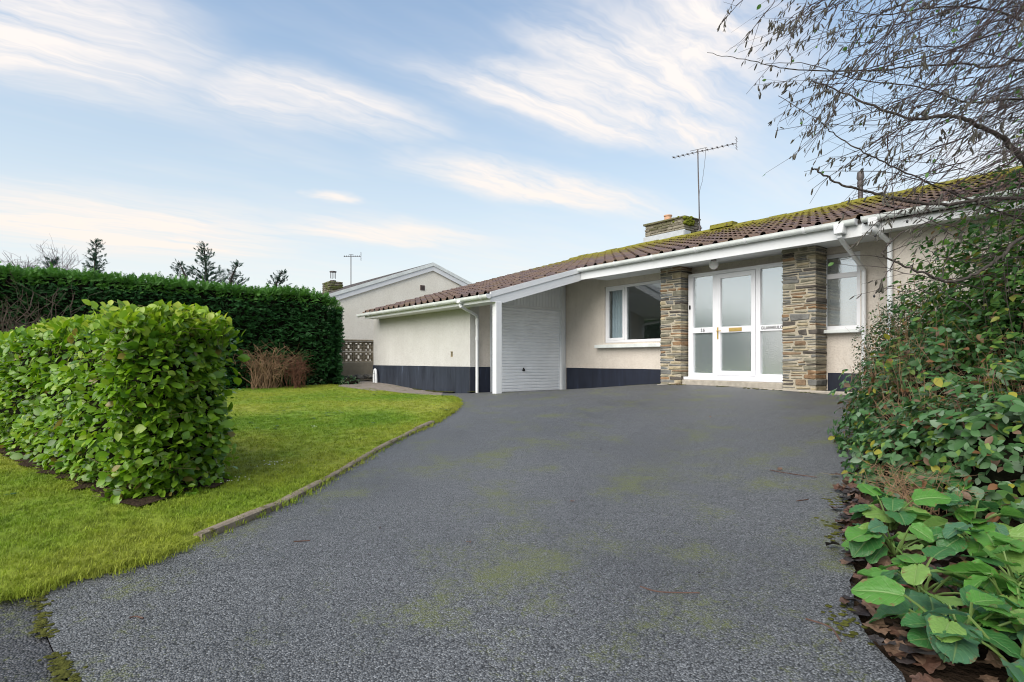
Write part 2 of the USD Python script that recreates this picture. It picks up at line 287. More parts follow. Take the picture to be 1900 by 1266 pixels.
# ---------------------------------------------------------------- ground levels
_c = [(0, 0, 0.0)] + [(*dr(d, r), z) for d, r, z in [(3.4, -1.8, .17), (4.0, -2.62, .18), (5.6, -5.0, .24), (2, -2, .08), (2, 2.2, .12), (2, 0, .10), (4, 2.2, .22), (6, 3.6, .40), (6, 0, .30), (8, 0, .40), (8.5, 3.2, .53),
     (3, 5, .30), (-4, 0, -.25), (-4, -6, -.2), (-4, 6, -.1), (2, -8, .15), (1, 6, .2), (6, 6, .6)]]
_c += [(-9.45, 6.9, .525), (-10.85, 7.1, .456), (-10.85, 8.9, .437), (-10.85, 10, .434), (-7.6, 9.6, .695), (-5.0, 9.6, .69), (-4, 9.8, .67), (-1, 9.5, .75), (3, 9, .75), (-16, 7.1, .50), (-15.6, 3, .41), (-15.6, -2, .40), (-12, 5.5, .39),
       (-15.6, -9, .38), (-18, 8, .48), (-22, 8, .55), (-22, -4, .45), (-12, 14, .5), (-22, 14, .6), (0, 16, .7)]
_c = np.array(_c, float)
_rbf = RBFInterpolator(_c[:, :2], _c[:, 2], smoothing=.02, kernel='thin_plate_spline')
GX, GY = np.arange(-24, 9.01, .25), np.arange(-14, 16.01, .25)
_gx, _gy = np.meshgrid(GX, GY, indexing='ij')
GZ = _rbf(np.stack([_gx.ravel(), _gy.ravel()], 1)).reshape(_gx.shape)
def G(x, y):
    x, y = np.asarray(x, float), np.asarray(y, float)
    fx = np.clip((x + 24) / .25, 0, len(GX) - 1.001); fy = np.clip((y + 14) / .25, 0, len(GY) - 1.001)
    i, j = fx.astype(int), fy.astype(int); a, b = fx - i, fy - j
    return GZ[i, j] * (1 - a) * (1 - b) + GZ[i + 1, j] * a * (1 - b) + GZ[i, j + 1] * (1 - a) * b + GZ[i + 1, j + 1] * a * b
def on_ground(px, py, up=0.0):
    """the ground point along a view ray"""
    r = ray(px, py); d = np.linspace(.8, 30, 3000); p = EYE + r * d[:, None]
    k = np.argmax(p[:, 2] < G(p[:, 0], p[:, 1]) + up)
    return p[k]
def gp(pts, up=0.0): return np.array([on_ground(*q, up)[:2] for q in pts])

def sheet(poly, up, step=.3, wob=0.0, skirt=0.0):
    """a polygon draped over the ground; optional skirt (side faces going down)"""
    pts = []
    for g in getattr(poly, 'geoms', [poly]):
        for ringl in [g.exterior, *g.interiors]:
            n = max(8, int(ringl.length / min(step, .15))); pts += [ringl.interpolate(k / n, normalized=True).coords[0] for k in range(n)]
    x0, y0, x1, y1 = poly.bounds
    gx, gy = np.meshgrid(np.arange(x0, x1, step), np.arange(y0, y1, step)); q = np.stack([gx.ravel(), gy.ravel()], 1)
    inner = poly.buffer(-step * .3); q = q[shapely.contains_xy(inner, q[:, 0], q[:, 1])] if not inner.is_empty else q[:0]
    p = np.vstack([np.array(pts), q]); t = Delaunay(p).simplices; c = p[t].mean(1)
    t = t[shapely.contains_xy(poly.buffer(1e-6), c[:, 0], c[:, 1])]
    v = np.column_stack([p, G(p[:, 0], p[:, 1]) + up + (wob * (meshkit.fbm(np.column_stack([p * 1.7, p[:, 0] * 0]), 3) - .5) if wob else 0)])
    e1, e2 = v[t[:, 1]] - v[t[:, 0]], v[t[:, 2]] - v[t[:, 0]]; flip = np.cross(e1, e2)[:, 2] < 0
    t[flip] = t[flip][:, ::-1]
    if skirt:
        e = np.vstack([t[:, [0, 1]], t[:, [1, 2]], t[:, [2, 0]]]); k = {}
        for a, b in e: k[(a, b)] = 1
        rim = [(a, b) for a, b in k if (b, a) not in k]; n = len(v); low = v.copy(); low[:, 2] -= skirt
        f = [(a, n + a, n + b) for a, b in rim] + [(a, n + b, b) for a, b in rim]
        v = np.vstack([v, low]); t = np.vstack([t, f])
    return v, t

# soil everywhere, reaching to the horizon
_ax = np.concatenate([[-900, -300, -100, -50, -32], np.arange(-24, 9.01, .75), [15, 30, 100, 300, 900]])
_ay = np.concatenate([[-900, -300, -100, -40, -22], np.arange(-14, 16.01, .75), [24, 40, 100, 300, 900]])
_x, _y = np.meshgrid(_ax, _ay, indexing='ij'); nI, nJ = _x.shape
_v = np.column_stack([_x.ravel(), _y.ravel(), (G(_x, _y) - .03).ravel()])
_i, _j = np.meshgrid(np.arange(nI - 1), np.arange(nJ - 1), indexing='ij'); _k = _i * nJ + _j
_f = np.stack([_k, _k + nJ, _k + nJ + 1, _k + 1], -1).reshape(-1, 4)
m_soil = M('soil', {**POS, "n": ("noise_texture", {"scale": 6, "detail": 9, "roughness": .75}), "r": ("rgb_ramp", {"ramp": [(.3, (.018, .012, .008)), (.55, (.045, .030, .020)), (.75, (.075, .055, .035))]}),
    "n2": ("noise_texture", {"scale": 45, "detail": 5}), "bp": ("bump", {"strength": 1.0, "distance": .03}), "b": ("principled_bsdf", {"roughness": .95, "specular_ior_level": .1})},
    [("g.position", "n.vector"), ("n.fac", "r.fac"), ("r.color", "b.base_color"), ("g.position", "n2.vector"), ("n2.fac", "bp.height"), ("bp.normal", "b.normal")])
obj('ground', (_v, _f), m_soil, kind='structure', label='bare soil under the planting', smooth=True)

# the edge between lawn and tarmac, from the street to the wing wall
EDGE = [(-420, 1215), (-150, 1140), (0, 1112), (75, 1100), (130, 1080), (240, 1055), (300, 1035), (352, 1014), (372, 1004), (440, 975), (500, 950), (560, 922), (600, 897), (640, 873), (700, 838), (760, 806), (800, 789), (830, 770), (848, 754), (846, 744), (832, 738)]
e_pts = gp(EDGE)
far = gp([(760, 733), (690, 724), (640, 719)])
lawn_poly = Polygon(np.vstack([e_pts, far, [(-15.9, 5.9), (-17.3, 5.9), (-17.3, -12), (-6, -12)]])).buffer(0)
_r = np.random.default_rng(3)
SEAM = gp([(74, 1098), (78, 1160), (97, 1205), (118, 1250), (150, 1300)])
seam_dir = SEAM[-1] - SEAM[0]; seam_end = SEAM[0] + seam_dir * 5
BED = [(1690, 1285), (1640, 1215), (1600, 1150), (1585, 1080), (1580, 1010), (1575, 960), (1575, 900), (1590, 850), (1600, 800), (1592, 760), (1585, 736)]
b_pts = gp(BED); _e = b_pts[0] + (b_pts[0] - b_pts[1]) / np.linalg.norm(b_pts[0] - b_pts[1]) * 1.2; _q = np.array(LineString(np.vstack([_e, b_pts])).segmentize(.05).coords); b_rag = _q + (np.outer(_r.normal(0, 1, len(_q)) * .5 + np.convolve(_r.normal(0, 1, len(_q)), np.ones(5) / 3, 'same'), RT[:2]) * .026)
bed_near = b_pts[0] + (b_pts[0] - b_pts[1]) / np.linalg.norm(b_pts[0] - b_pts[1]) * 4.5
drive_all = Polygon(np.vstack([[(-6, -12)], e_pts[:1], e_pts, [(-10.85, 7.2), (-10.85, 10.0), (-7.3, 10.0), (-3.9, 10.0)], b_rag[::-1], [bed_near], [(5, -12)]])).buffer(0)
if drive_all.geom_type != 'Polygon': drive_all = max(drive_all.geoms, key=lambda g: g.area)
# also the strip of tarmac that runs in front of the wing wall
drive_all = drive_all.union(Polygon([gp([(832, 738)])[0], gp([(846, 746)])[0], (-10.0, 7.5), (-10.85, 7.12), (-12.2, 7.12), gp([(800, 734)])[0]]).buffer(.02))
old_cut = Polygon([SEAM[0] + (SEAM[0] - SEAM[1]) * .3, *SEAM, seam_end, seam_end + FW[:2] * -20 + RT[:2] * -12, (-6, -12), (-14, -12), e_pts[0]]).buffer(0)
drive_poly = drive_all.difference(old_cut); old_poly = drive_all.intersection(old_cut)
drive_poly = max(getattr(drive_poly, 'geoms', [drive_poly]), key=lambda g: g.area)

def tarmac(name, dark, light, moss_amt, scale, tint):
    n = {**POS, "v": ("voronoi_texture", {"scale": scale}), "v2": ("voronoi_texture", {"scale": scale * 1.9}), "cr": ("rgb_ramp", {"ramp": [(0, tuple(.35 * np.array(dark))), (.35, dark), (.75, light), (.93, tuple(1.6 * np.array(light))), (1, (.34, .34, .33))]}),
         "dr": ("rgb_ramp", {"ramp": [(0, (1.1, 1.1, 1.1)), (.45, (.9, .9, .9)), (.8, (.12, .12, .12))]}), "mu": ("mix_color", {"blend_type": "multiply", "fac": 1.0, "use_clamp": False}),
         "ln": ("noise_texture", {"scale": .6, "detail": 8, "roughness": .72}), "lr": ("rgb_ramp", {"ramp": [(.28, tuple(.66 * np.array(tint))), (.5, tuple(1.0 * np.array(tint))), (.72, tuple(1.22 * np.array(tint)))]}), "mu2": ("mix_color", {"blend_type": "multiply", "fac": 1.0, "use_clamp": False}),
         "mn": ("noise_texture", {"scale": 1.9, "detail": 4, "roughness": .6}), "mf": ("noise_texture", {"scale": 34, "detail": 6, "roughness": .8}), "ms": ("math", {"math_type": "multiply_add", "value2": .85}), "mr": ("map_range", {"from_min": .97 - moss_amt, "from_max": 1.16 - moss_amt, "to_min": 0, "to_max": .9, "clamp": True}),
         "cv": ("map_range", {"from_min": .22, "from_max": .50, "to_min": .12, "to_max": 1.25, "clamp": True}), "mm": ("math", {"math_type": "multiply", "use_clamp": True}), "mx": ("mix_color", {"b": (.095, .110, .022)}), "rn": ("map_range", {"from_min": .3, "from_max": .7, "to_min": .45, "to_max": .68}), "b": ("principled_bsdf", {"specular_ior_level": .65}), "bp": ("bump", {"strength": .9, "distance": .006}), "bh": ("math", {"math_type": "multiply", "value2": -1.0})}
    l = [("g.position", "v.vector"), ("g.position", "v2.vector"), ("v.color", "cr.fac"), ("v.distance", "dr.fac"), ("cr.color", "mu.a"), ("dr.color", "mu.b"), ("g.position", "ln.vector"), ("ln.fac", "lr.fac"), ("mu.result", "mu2.a"), ("lr.color", "mu2.b"),
         ("g.position", "mn.vector"), ("g.position", "mf.vector"), ("mf.fac", "ms.value1"), ("mn.fac", "ms.value3"), ("ms.value", "mr.value"), ("v.distance", "cv.value"), ("mr.result", "mm.value1"), ("cv.result", "mm.value2"), ("mm.value", "mx.fac"), ("mu2.result", "mx.a"), ("mx.result", "b.base_color"), ("ln.fac", "rn.value"), ("rn.result", "b.roughness"),
         ("v.distance", "bh.value1"), ("bh.value", "bp.height"), ("bp.normal", "b.normal")]
    return M(name, n, l)
m_drive = tarmac('driveway_tarmac', (.080, .086, .092), (.158, .168, .176), .0, 132, (1, 1, 1))
m_old = tarmac('older_tarmac', (.035, .037, .042), (.085, .088, .095), .05, 115, (.9, .9, .92))
obj('driveway', sheet(drive_poly, .004, .35, .012), m_drive, kind='structure', smooth=True, label='grey tarmac driveway sloping up to the bungalow')
obj('road_surface', sheet(old_poly, -.008, .35, .012), m_old, kind='structure', smooth=True, label='darker older tarmac at the drive entrance')
m_moss = plain('ground_moss', (.062, .066, .014), .95, .1, .5, 30, 1.0, 90)
def seam_moss():
    vs = []
    for k, p in enumerate(smoothline(np.column_stack([SEAM, SEAM[:, 0] * 0]), 30)):
        if meshkit.noise(np.array([p[0] * 9, p[1] * 9, 0.])) < .3: continue
        for _ in range(3):
            q = p[:2] + _r.normal(0, .017, 2); s = _r.uniform(.003, .010); m = trimesh.creation.icosphere(1, 1.0); m.vertices *= [s * 1.4, s * 1.4, s * .28]
            m.vertices += [q[0], q[1], G(q[0], q[1]) + .004]; vs.append(m)
    return cat(vs)
obj('seam_moss', seam_moss(), m_moss, smooth=True, kind='stuff', label='yellow green moss growing along the seam between the two tarmacs', category='moss')

def moss_dots(name, label, line, count, spread, smin, smax, up):
    vs = []
    for k in range(count):
        q = np.array(line.interpolate(_r.random(), normalized=True).coords[0]) + _r.normal(0, spread, 2)
        if meshkit.noise(np.array([q[0] * 3.1, q[1] * 3.1, 2.])) < .38: continue
        s = _r.uniform(smin, smax); m = trimesh.creation.icosphere(1, 1.0); m.vertices *= [s * 1.5, s * 1.5, s * .35]; m.vertices += [q[0], q[1], float(G(*q)) + up]; vs.append(m)
    obj(name, cat(vs), m_moss, smooth=True, kind='stuff', label=label, category='moss')
moss_dots('edge_moss', 'flat moss specks on the tarmac along the planting bed', LineString(b_rag - RT[:2] * .07), 900, .05, .004, .013, .006)
moss_dots('wall_foot_moss', 'moss and dirt specks at the foot of the house wall', LineString([(-15.6, 7.03), (-11.0, 7.03), (-10.78, 7.15)]), 420, .025, .008, .025, .03)
moss_dots('wall_foot_moss', 'moss specks where the tarmac meets the plinth and step', LineString([(-10.75, 9.95), (-7.7, 9.93), (-7.3, 9.56), (-4.4, 9.46)]), 420, .03, .006, .018, .006)
# lawn
LAWN_RAMP = [(.25, (.085, .19, .014)), (.40, (.155, .26, .020)), (.54, (.245, .30, .032)), (.70, (.33, .33, .060))]
def lawnmat(name, rough, trans, gain):
    n = {**POS, "n": ("noise_texture", {"scale": .33, "detail": 7, "roughness": .62}), "r": ("rgb_ramp", {"ramp": [(p, tuple(gain * np.array(c))) for p, c in LAWN_RAMP]}), "f": ("noise_texture", {"scale": 14, "detail": 6, "roughness": .7}), "fr": ("rgb_ramp", {"ramp": [(.28, (.42, .44, .4)), (.5, (.95, .95, .9)), (.68, (1.3, 1.3, 1.15))]}),
         "mu": ("mix_color", {"blend_type": "multiply", "fac": 1.0, "use_clamp": False}), "b": ("principled_bsdf", {"roughness": rough, "specular_ior_level": .25}), "t": ("translucent_bsdf", {}), "m": ("mix_closure", {"fac": trans}),
         "bp": ("bump", {"strength": .8, "distance": .02})}
    l = [("g.position", "n.vector"), ("n.fac", "r.fac"), ("g.position", "f.vector"), ("f.fac", "fr.fac"), ("r.color", "mu.a"), ("fr.color", "mu.b"), ("mu.result", "b.base_color"), ("mu.result", "t.color"), ("b.BSDF", "m.closure1"), ("t.BSDF", "m.closure2"), ("f.fac", "bp.height"), ("bp.normal", "b.normal")]
    return M(name, n, l, surface='m.closure')
m_lawn = lawnmat('lawn_thatch', .9, 0.0, .8); m_grass = lawnmat('grass_blade', .5, .3, 1.1)
obj('lawn', sheet(lawn_poly, .028, .3, .03, skirt=.07), m_lawn, kind='structure', smooth=True, label='mown lawn, yellow green towards the middle')

# concrete edging pieces between lawn and drive
kerb_line = LineString(gp([(366, 1006), (440, 975), (500, 950), (560, 922), (600, 897), (640, 873), (700, 838), (760, 806), (803, 787)]))
kt = thing('lawn_kerb', 'low mossy concrete edging between the lawn and the tarmac drive', 'kerb', (*kerb_line.coords[0], float(G(*kerb_line.coords[0]))))
m_kerb = mossy('kerb_concrete', (.15, .125, .095), (.28, .235, .18), (.13, .12, .025), .03, 7, fine=60)
nk = max(1, round(kerb_line.length / .62))
for k in range(nk):
    a, b = [np.array(kerb_line.interpolate((k + t) / nk, normalized=True).coords[0]) for t in (.006, .994)]
    t = (b - a) / np.linalg.norm(b - a); nrm = np.array([-t[1], t[0]]); pts = []
    w, tilt, zo = _r.uniform(.026, .032), _r.uniform(-.008, .008), _r.uniform(-.006, .01)
    for s, q in ((0, a), (.33, a * .67 + b * .33), (.67, a * .33 + b * .67), (1, b)):
        for o, z in ((-w, -.06), (w, -.06), (-w, .030 + tilt), (w, .030 - tilt), (-w * .5, .040), (w * .5, .040)):
            p = q + nrm * (o + _r.normal(0, .002)); pts.append([p[0], p[1], G(*q) + z + zo + _r.normal(0, .002)])
    obj('edging_stone', trimesh.convex.convex_hull(np.array(pts)), m_kerb, kt)

# concrete path along the wing wall
path_poly = Polygon(np.vstack([gp([(628, 716)], .05), gp([(690, 725), (760, 733), (815, 736.5)], .03), [(-12.0, 7.08), (-16.1, 7.08), (-17.4, 7.4)]])).buffer(0)
m_path = mossy('path_concrete', (.15, .13, .11), (.27, .24, .21), (.12, .13, .03), -.02, 2.2)
_pv, _pf = sheet(path_poly, .055, .3, .01, skirt=.10); _pv[:, 2] -= .05 * np.clip((_pv[:, 0] + 14.6) / 2.4, 0, 1)
obj('path', (_pv, _pf), m_path, kind='structure', label='narrow mossy concrete path along the wing wall')
# ---------------------------------------------------------------- the bungalow
PITCH = .29
def zr(y): return 2.50 + PITCH * (y - 6.6)
H = thing('bungalow', 'cream pebbledashed bungalow with brown tiled roof, stone pillars and white glazed entrance', 'house', (-7.5, 10, .6))
def wall_xz(outer, holes, y0, y1): return extrude(Polygon(outer, holes), y0, y1, 'y')
def rect(x0, x1, z0, z1): return [(x0, z0), (x1, z0), (x1, z1), (x0, z1)]
W1 = (-9.52, -7.40, 1.595, 2.915); DR = (-7.04, -5.0, .80, 2.89); W2 = (-4.57, -3.97, 1.69, 2.945)
wall = obj('wall', wall_xz(rect(-10.86, -3.28, .2, 3.14), [rect(*W1), rect(*DR), rect(*W2)], 10.0, 10.25), m_wall, H)
obj('wall', cat([wall_xz(rect(-16.03, -10.85, .2, 2.46), [rect(-11.68, -11.585, 1.265, 1.40)], 7.10, 7.35), bx(-16.03, -15.8, 7.35, 14.7, .2, 2.6, 0)]), m_wingwall, H, label='weathered grey rendered wall of the projecting wing')
obj('wall', bx(-11.10, -10.85, 7.35, 7.64, .2, 2.62, 0), m_wall, H)
obj('wall', cat([bx(-3.28, 6, 9.2, 9.45, .2, 3.12, 0), bx(-3.28, -3.05, 9.45, 10.0, .2, 3.12, 0)]), m_wall, H, label='plain right hand wall half hidden by shrubs')
obj('plinth', bx(-10.83, -7.62, 9.985, 10.0, .25, 1.0, .004), m_plinth, H); obj('plinth', bx(-4.46, -3.28, 9.985, 10.0, .25, .985, .004), m_plinth, H)
obj('plinth', bx(-16.045, -10.86, 7.085, 7.10, .25, 1.046, .004), m_plinthw, H, label='worn grey navy plinth streaked with algae')
obj('plinth', bx(-10.85, -10.835, 7.09, 7.64, .25, 1.04, .004), m_plinth, H); obj('plinth', bx(-3.26, 6, 9.185, 9.2, .25, .99, .004), m_plinth, H)
obj('gable_wall', extrude(Polygon([(14.7, 2.6), (7.35, 2.6), (14.7, 4.8), (22, 2.6)]), -16.03, -15.8, 'x'), m_wall, H)
obj('rear_wall', bx(-15.8, 6, 21.6, 21.85, .2, 2.7, 0), m_wall, H)
# air brick in the wing
av = obj('air_vent', wall_xz(rect(-11.68, -11.585, 1.265, 1.40), [rect(-11.665, -11.60, 1.28, 1.385)], 7.105, 7.16), m_ston[4], H)
obj('vent_plate', bx(-11.665, -11.60, 7.14, 7.15, 1.28, 1.385, 0), m_ston[1], av)

# rooms behind the glass
obj('room', cat([bx(-10.6, -7.3, 14.0, 14.1, .8, 3.1, 0), bx(-10.7, -10.6, 10.25, 14.1, .8, 3.1, 0), bx(-7.32, -7.22, 10.25, 14.1, .8, 3.1, 0), bx(-4.9, -4.85, 10.25, 13.4, .8, 3.1, 0), bx(-7.22, -4.9, 12.2, 12.3, .8, 3.1, 0), bx(-4.85, -3.05, 11.6, 11.7, .8, 3.1, 0), bx(-10.7, -3.05, 10.25, 14.1, 3.02, 3.06, 0)]), m_room, H)
obj('floor', bx(-10.7, -3.05, 10.25, 14.1, .78, .84, 0), m_roomdark, H)

# ---- windows
def window(x0, x1, z0, z1, y, bars_v, bars_h, glass, fw=.058):
    w = obj('window', wall_xz(rect(x0, x1, z0, z1), [rect(x0 + fw, x1 - fw, z0 + fw, z1 - fw)], y, y + .07), m_frame, H)
    for x in bars_v: obj('mullion', bx(x - .035, x + .035, y + .001, y + .068, z0 + fw, z1 - fw), m_frame, w)
    for z in bars_h: obj('transom', bx(x0 + fw, x1 - fw, y + .001, y + .066, z - .04, z + .04), m_frame, w)
    return w
def casement(w, x0, x1, z0, z1, y, sw=.05):
    obj('casement', wall_xz(rect(x0, x1, z0, z1), [rect(x0 + sw, x1 - sw, z0 + sw, z1 - sw)], y, y + .03), m_frame, w)
w = window(-9.514, -7.45, 1.60, 2.91, 10.03, [-8.90], [], m_glass)
casement(w, -9.456, -8.935, 1.658, 2.852, 10.022)
obj('pane', bx(-9.406, -8.985, 10.05, 10.056, 1.708, 2.802, 0), m_glass, w); obj('pane', bx(-8.865, -7.508, 10.055, 10.061, 1.658, 2.852, 0), m_glass, w)
obj('window_sill', bx(-9.72, -7.58, 9.86, 10.03, 1.475, 1.555, .008), m_gutter, H)
w = window(-4.563, -3.975, 1.70, 2.94, 10.03, [], [2.58], m_glass)
obj('pane', bx(-4.505, -4.033, 10.055, 10.061, 2.62, 2.882, 0), m_obscure, w); obj('pane', bx(-4.505, -4.033, 10.055, 10.061, 1.758, 2.54, 0), m_obscure, w)
obj('window_sill', bx(-4.63, -3.93, 9.87, 10.03, 1.635, 1.692, .008), m_gutter, H)

# ---- entrance screen: side lights, door, rails
Y0, Y1 = 9.815, 10.0
UP_, LO_ = (1.832, 2.83), (.944, 1.727)       # glass heights above and below the rail
screen = obj('entrance_frame', wall_xz(rect(-7.062, -4.99, .866, 2.899), [rect(-6.959, -6.511, *LO_), rect(-6.959, -6.511, *UP_), rect(-6.437, -5.634, .904, 2.835), rect(-5.55, -5.063, .944, 1.714), rect(-5.55, -5.063, 1.819, 2.83)], Y0, Y1), m_frame, H)
for x0, x1, zz_ in ((-6.959, -6.511, LO_), (-6.959, -6.511, UP_), (-5.55, -5.063, (.944, 1.714)), (-5.55, -5.063, (1.819, 2.83))):
    obj('pane', bx(x0, x1, Y0 + .04, Y0 + .046, *zz_, 0), m_obscure, screen)
door = obj('door', wall_xz(rect(-6.432, -5.639, .909, 2.827), [rect(-6.339, -5.713, .993, 1.714), rect(-6.339, -5.713, 1.825, 2.744)], Y0 - .012, Y0 + .05), m_frame, H)
obj('pane', bx(-6.339, -5.713, Y0 + .02, Y0 + .026, .993, 1.714, 0), m_obscure, door); obj('pane', bx(-6.339, -5.713, Y0 + .02, Y0 + .026, 1.825, 2.744, 0), m_obscure, door)
obj('letterbox', cat([bx(-6.156, -5.895, Y0 - .024, Y0 - .012, 1.730, 1.799, .004), bx(-6.132, -5.92, Y0 - .030, Y0 - .024, 1.744, 1.784, .002)]), m_brass, door)
obj('handle', cat([bx(-6.407, -6.378, Y0 - .022, Y0 - .012, 1.594, 1.82, .004), tube([(-6.393, Y0 - .015, 1.75), (-6.393, Y0 - .06, 1.75), (-6.383, Y0 - .065, 1.75), (-6.295, Y0 - .065, 1.748)], .009, 8)]), m_brass, door)
for x in (-6.85, -5.17): obj('drain_cap', bx(x - .012, x + .012, Y0 - .004, Y0, .90, .91, .001), m_gutter, screen)
obj('doorbell', bx(-7.035, -7.005, Y0 - .022, Y0, 2.20, 2.284, .006), m_black, screen)
def letters(s, x, z, h, y, name, mat):
    t = meshkit.text_mesh(s, h, .003, True); v = t.vertices.copy(); v[:, 0] *= .92
    return obj(name, fix(trimesh.Trimesh(np.stack([x + v[:, 0], y - v[:, 2], z + v[:, 1]], 1), t.faces, process=False)), mat, screen)
letters('16', -6.782, 1.749, .061, Y0 - .0005, 'house_number', m_black)
letters('GLANHEULOG', -5.53, 1.743, .051, Y0 - .0005, 'house_name', m_black)
obj('door_cill', bx(-7.12, -4.97, 9.69, 9.99, .811, .866, .006), m_frame, H)
obj('door_step', bx(-7.31, -4.98, 9.65, 9.99, .45, .809, .012), m_step, H)
obj('step_edge', bx(-7.6, -3.6, 9.50, 9.60, .35, .705, .012), m_step, H)
lamp = obj('porch_lamp', trimesh.Trimesh(*(lambda s: (s.vertices * .085 + [-6.28, 9.5, 2.965], s.faces))(trimesh.creation.icosphere(3, 1.0))), m_lamp, H, smooth=True)
obj('lamp_holder', tube([(-6.28, 9.5, 3.08), (-6.28, 9.5, 3.045), (-6.28, 9.5, 3.03)], [.05, .05, .035], 16), m_grey, lamp)

# ---- stone pillars, laid as thin slate courses
def pillar(x0, x1, y0, y1, z0, z1, seed):
    r = np.random.default_rng(seed)
    p = obj('stone_pillar', bx(x0 + .018, x1 - .018, y0 + .018, y1, z0, z1, 0), m_mortar, H)
    z = z0 + .004
    while z < z1 - .02:
        h = min(r.uniform(.04, .125), z1 - z - .004); x = x0; cells = []
        while x < x1 - .03:
            wd = r.uniform(.13, .36)
            if x1 - x - wd < .10: wd = x1 - x
            cells.append((x, x + wd)); x += wd
        for a, b in cells:
            rows = [(z, z + h)] if h < .062 or r.random() < .35 else [(z, z + h * r.uniform(.4, .6))] * 1
            if len(rows) == 1 and rows[0][1] < z + h: rows.append((rows[0][1], z + h))
            for c, d in rows:
                if d - c < .016: continue
                g = r.uniform(.006, .014); ins = r.uniform(0, .016)
                xe = b - g if b < x1 else b - r.uniform(0, .012); xs = a + g if a > x0 else a + r.uniform(0, .012)
                obj('stone', stone_mesh(xs, xe, y0 + ins, y1 - .002, c + g * .6, d - g * .6, r, .009, .012), m_ston[r.choice(7, p=[.27, .27, .07, .09, .15, .10, .05])], p)
        z += h
pillar(-7.60, -7.085, 9.60, 9.99, .60, 3.075, 11); pillar(-5.045, -4.47, 9.60, 9.99, .58, 3.075, 12)

# ---- garage door, cladding, post
gd = obj('garage_door', bx(-10.93, -10.90, 7.68, 9.83, .42, 2.455, 0), m_slat, H)
nz = 27; zz = np.linspace(.445, 2.44, nz + 1)
for k in range(nz):
    a, b = zz[k] + .0035, zz[k + 1] - .0035
    obj('slat', extrude(Polygon([(-10.90, a), (-10.882, a + .007), (-10.882, b - .012), (-10.90, b)]), 7.70, 9.815, 'y'), m_slat, gd)
obj('handle', cat([bx(-10.882, -10.872, 8.625, 8.665, .93, 1.01, .004), tube([(-10.87, 8.645, .985), (-10.84, 8.645, .98), (-10.835, 8.65, .93)], .011, 8), tube([(-10.875, 8.60, .955), (-10.85, 8.60, .955)], .012, 8)]), m_black, gd)
obj('door_frame', cat([bx(-10.90, -10.845, 9.82, 9.985, .40, 3.07, .004), bx(-10.90, -10.85, 7.645, 7.69, .42, 2.50, .004), bx(-10.90, -10.85, 7.69, 9.82, 2.45, 2.50, .004), bx(-10.845, -10.825, 9.84, 9.90, .40, 3.07, .003)]), m_white, H)
ny = 22; yy = np.linspace(7.645, 9.82, ny + 1)
for k in range(ny):
    a, b = yy[k] + .003, yy[k + 1] - .003
    obj('cladding_board', extrude(Polygon([(a, 2.502), (b, 2.502), (b, zr(b) - .235), (a, zr(a) - .235)]), -10.89, -10.865, 'x'), m_board, H)
obj('post', bx(-9.56, -9.43, 6.79, 6.94, .40, 2.37, .008), m_white, H)

# ---- eaves
obj('bargeboard', extrude(Polygon([(6.665, 2.36), (7.0, 2.36), (9.33, zr(9.33) - .255), (9.33, zr(9.33) - .09), (6.665, zr(6.665) - .055)]), -9.475, -9.445, 'x'), m_white, H)
obj('barge_capping', extrude(Polygon([(6.66, zr(6.66) - .07), (9.20, zr(9.2) - .07), (9.20, zr(9.2) + .04), (6.66, zr(6.66) + .04)]), -9.48, -9.425, 'x'), m_white, H)
obj('fascia', bx(-15.64, -9.475, 6.665, 6.69, 2.36, 2.49), m_white, H)
obj('fascia', bx(-9.44, -3.53, 9.14, 9.165, 3.00, 3.19), m_white, H)
obj('fascia', bx(-3.50, 6, 8.86, 8.885, 2.98, 3.12), m_white, H)
obj('soffit', bx(-15.64, -9.48, 6.69, 7.10, 2.37, 2.385, 0), m_soffit, H)
obj('soffit', extrude(Polygon([(6.7, zr(6.7) - .16), (7.02, zr(7.02) - .245), (9.99, zr(9.99) - .245), (9.99, zr(9.99) - .22), (6.7, zr(6.7) - .13)]), -10.85, -9.476, 'x'), m_soffit, H)
obj('soffit', bx(-9.44, -3.53, 9.165, 10.0, 3.06, 3.078, 0), m_soffit, H)
obj('soffit', bx(-3.50, 6, 8.885, 9.2, 3.00, 3.015, 0), m_soffit, H)
obj('eaves_end_box', extrude(Polygon([(9.10, 3.0), (9.98, 3.0), (9.98, 3.32), (9.10, 3.19)]), -3.53, -3.50, 'x'), m_white, H)
def gutter(x0, x1, yc, zt, clips, down=None):
    a = np.linspace(math.pi, 2 * math.pi, 13); o, i = .058, .051
    ring = [(yc + o * math.cos(t), zt - .02 + o * math.sin(t)) for t in a]; ring = [(yc - o - .004, zt), (yc - o, zt)] [:1] + ring + [(yc + o, zt)]
    inner = [(yc + i, zt)] + [(yc + i * math.cos(t), zt - .02 + i * math.sin(t)) for t in a[::-1]] + [(yc - i, zt)]
    g = obj('gutter', extrude(Polygon(ring + inner).buffer(0), x0, x1, 'x'), m_gutter, H)
    ro, ri = .066, .0585
    clip = [(yc - ro, zt + .006), (yc - ro, zt - .02)] + [(yc + ro * math.cos(t), zt - .02 + ro * math.sin(t)) for t in a[1:]] + [(yc + ro, zt + .006)]
    cin = [(yc + ri, zt + .006)] + [(yc + ri * math.cos(t), zt - .02 + ri * math.sin(t)) for t in a[::-1]] + [(yc - ri, zt + .006)]
    for x in clips: obj('gutter_bracket', extrude(Polygon(clip + cin).buffer(0), x - .02, x + .02, 'x'), m_white, g)
    for x in (x0, x1): obj('end_cap', extrude(Polygon(clip), x - .004, x + .004, 'x'), m_white, g)
    return g
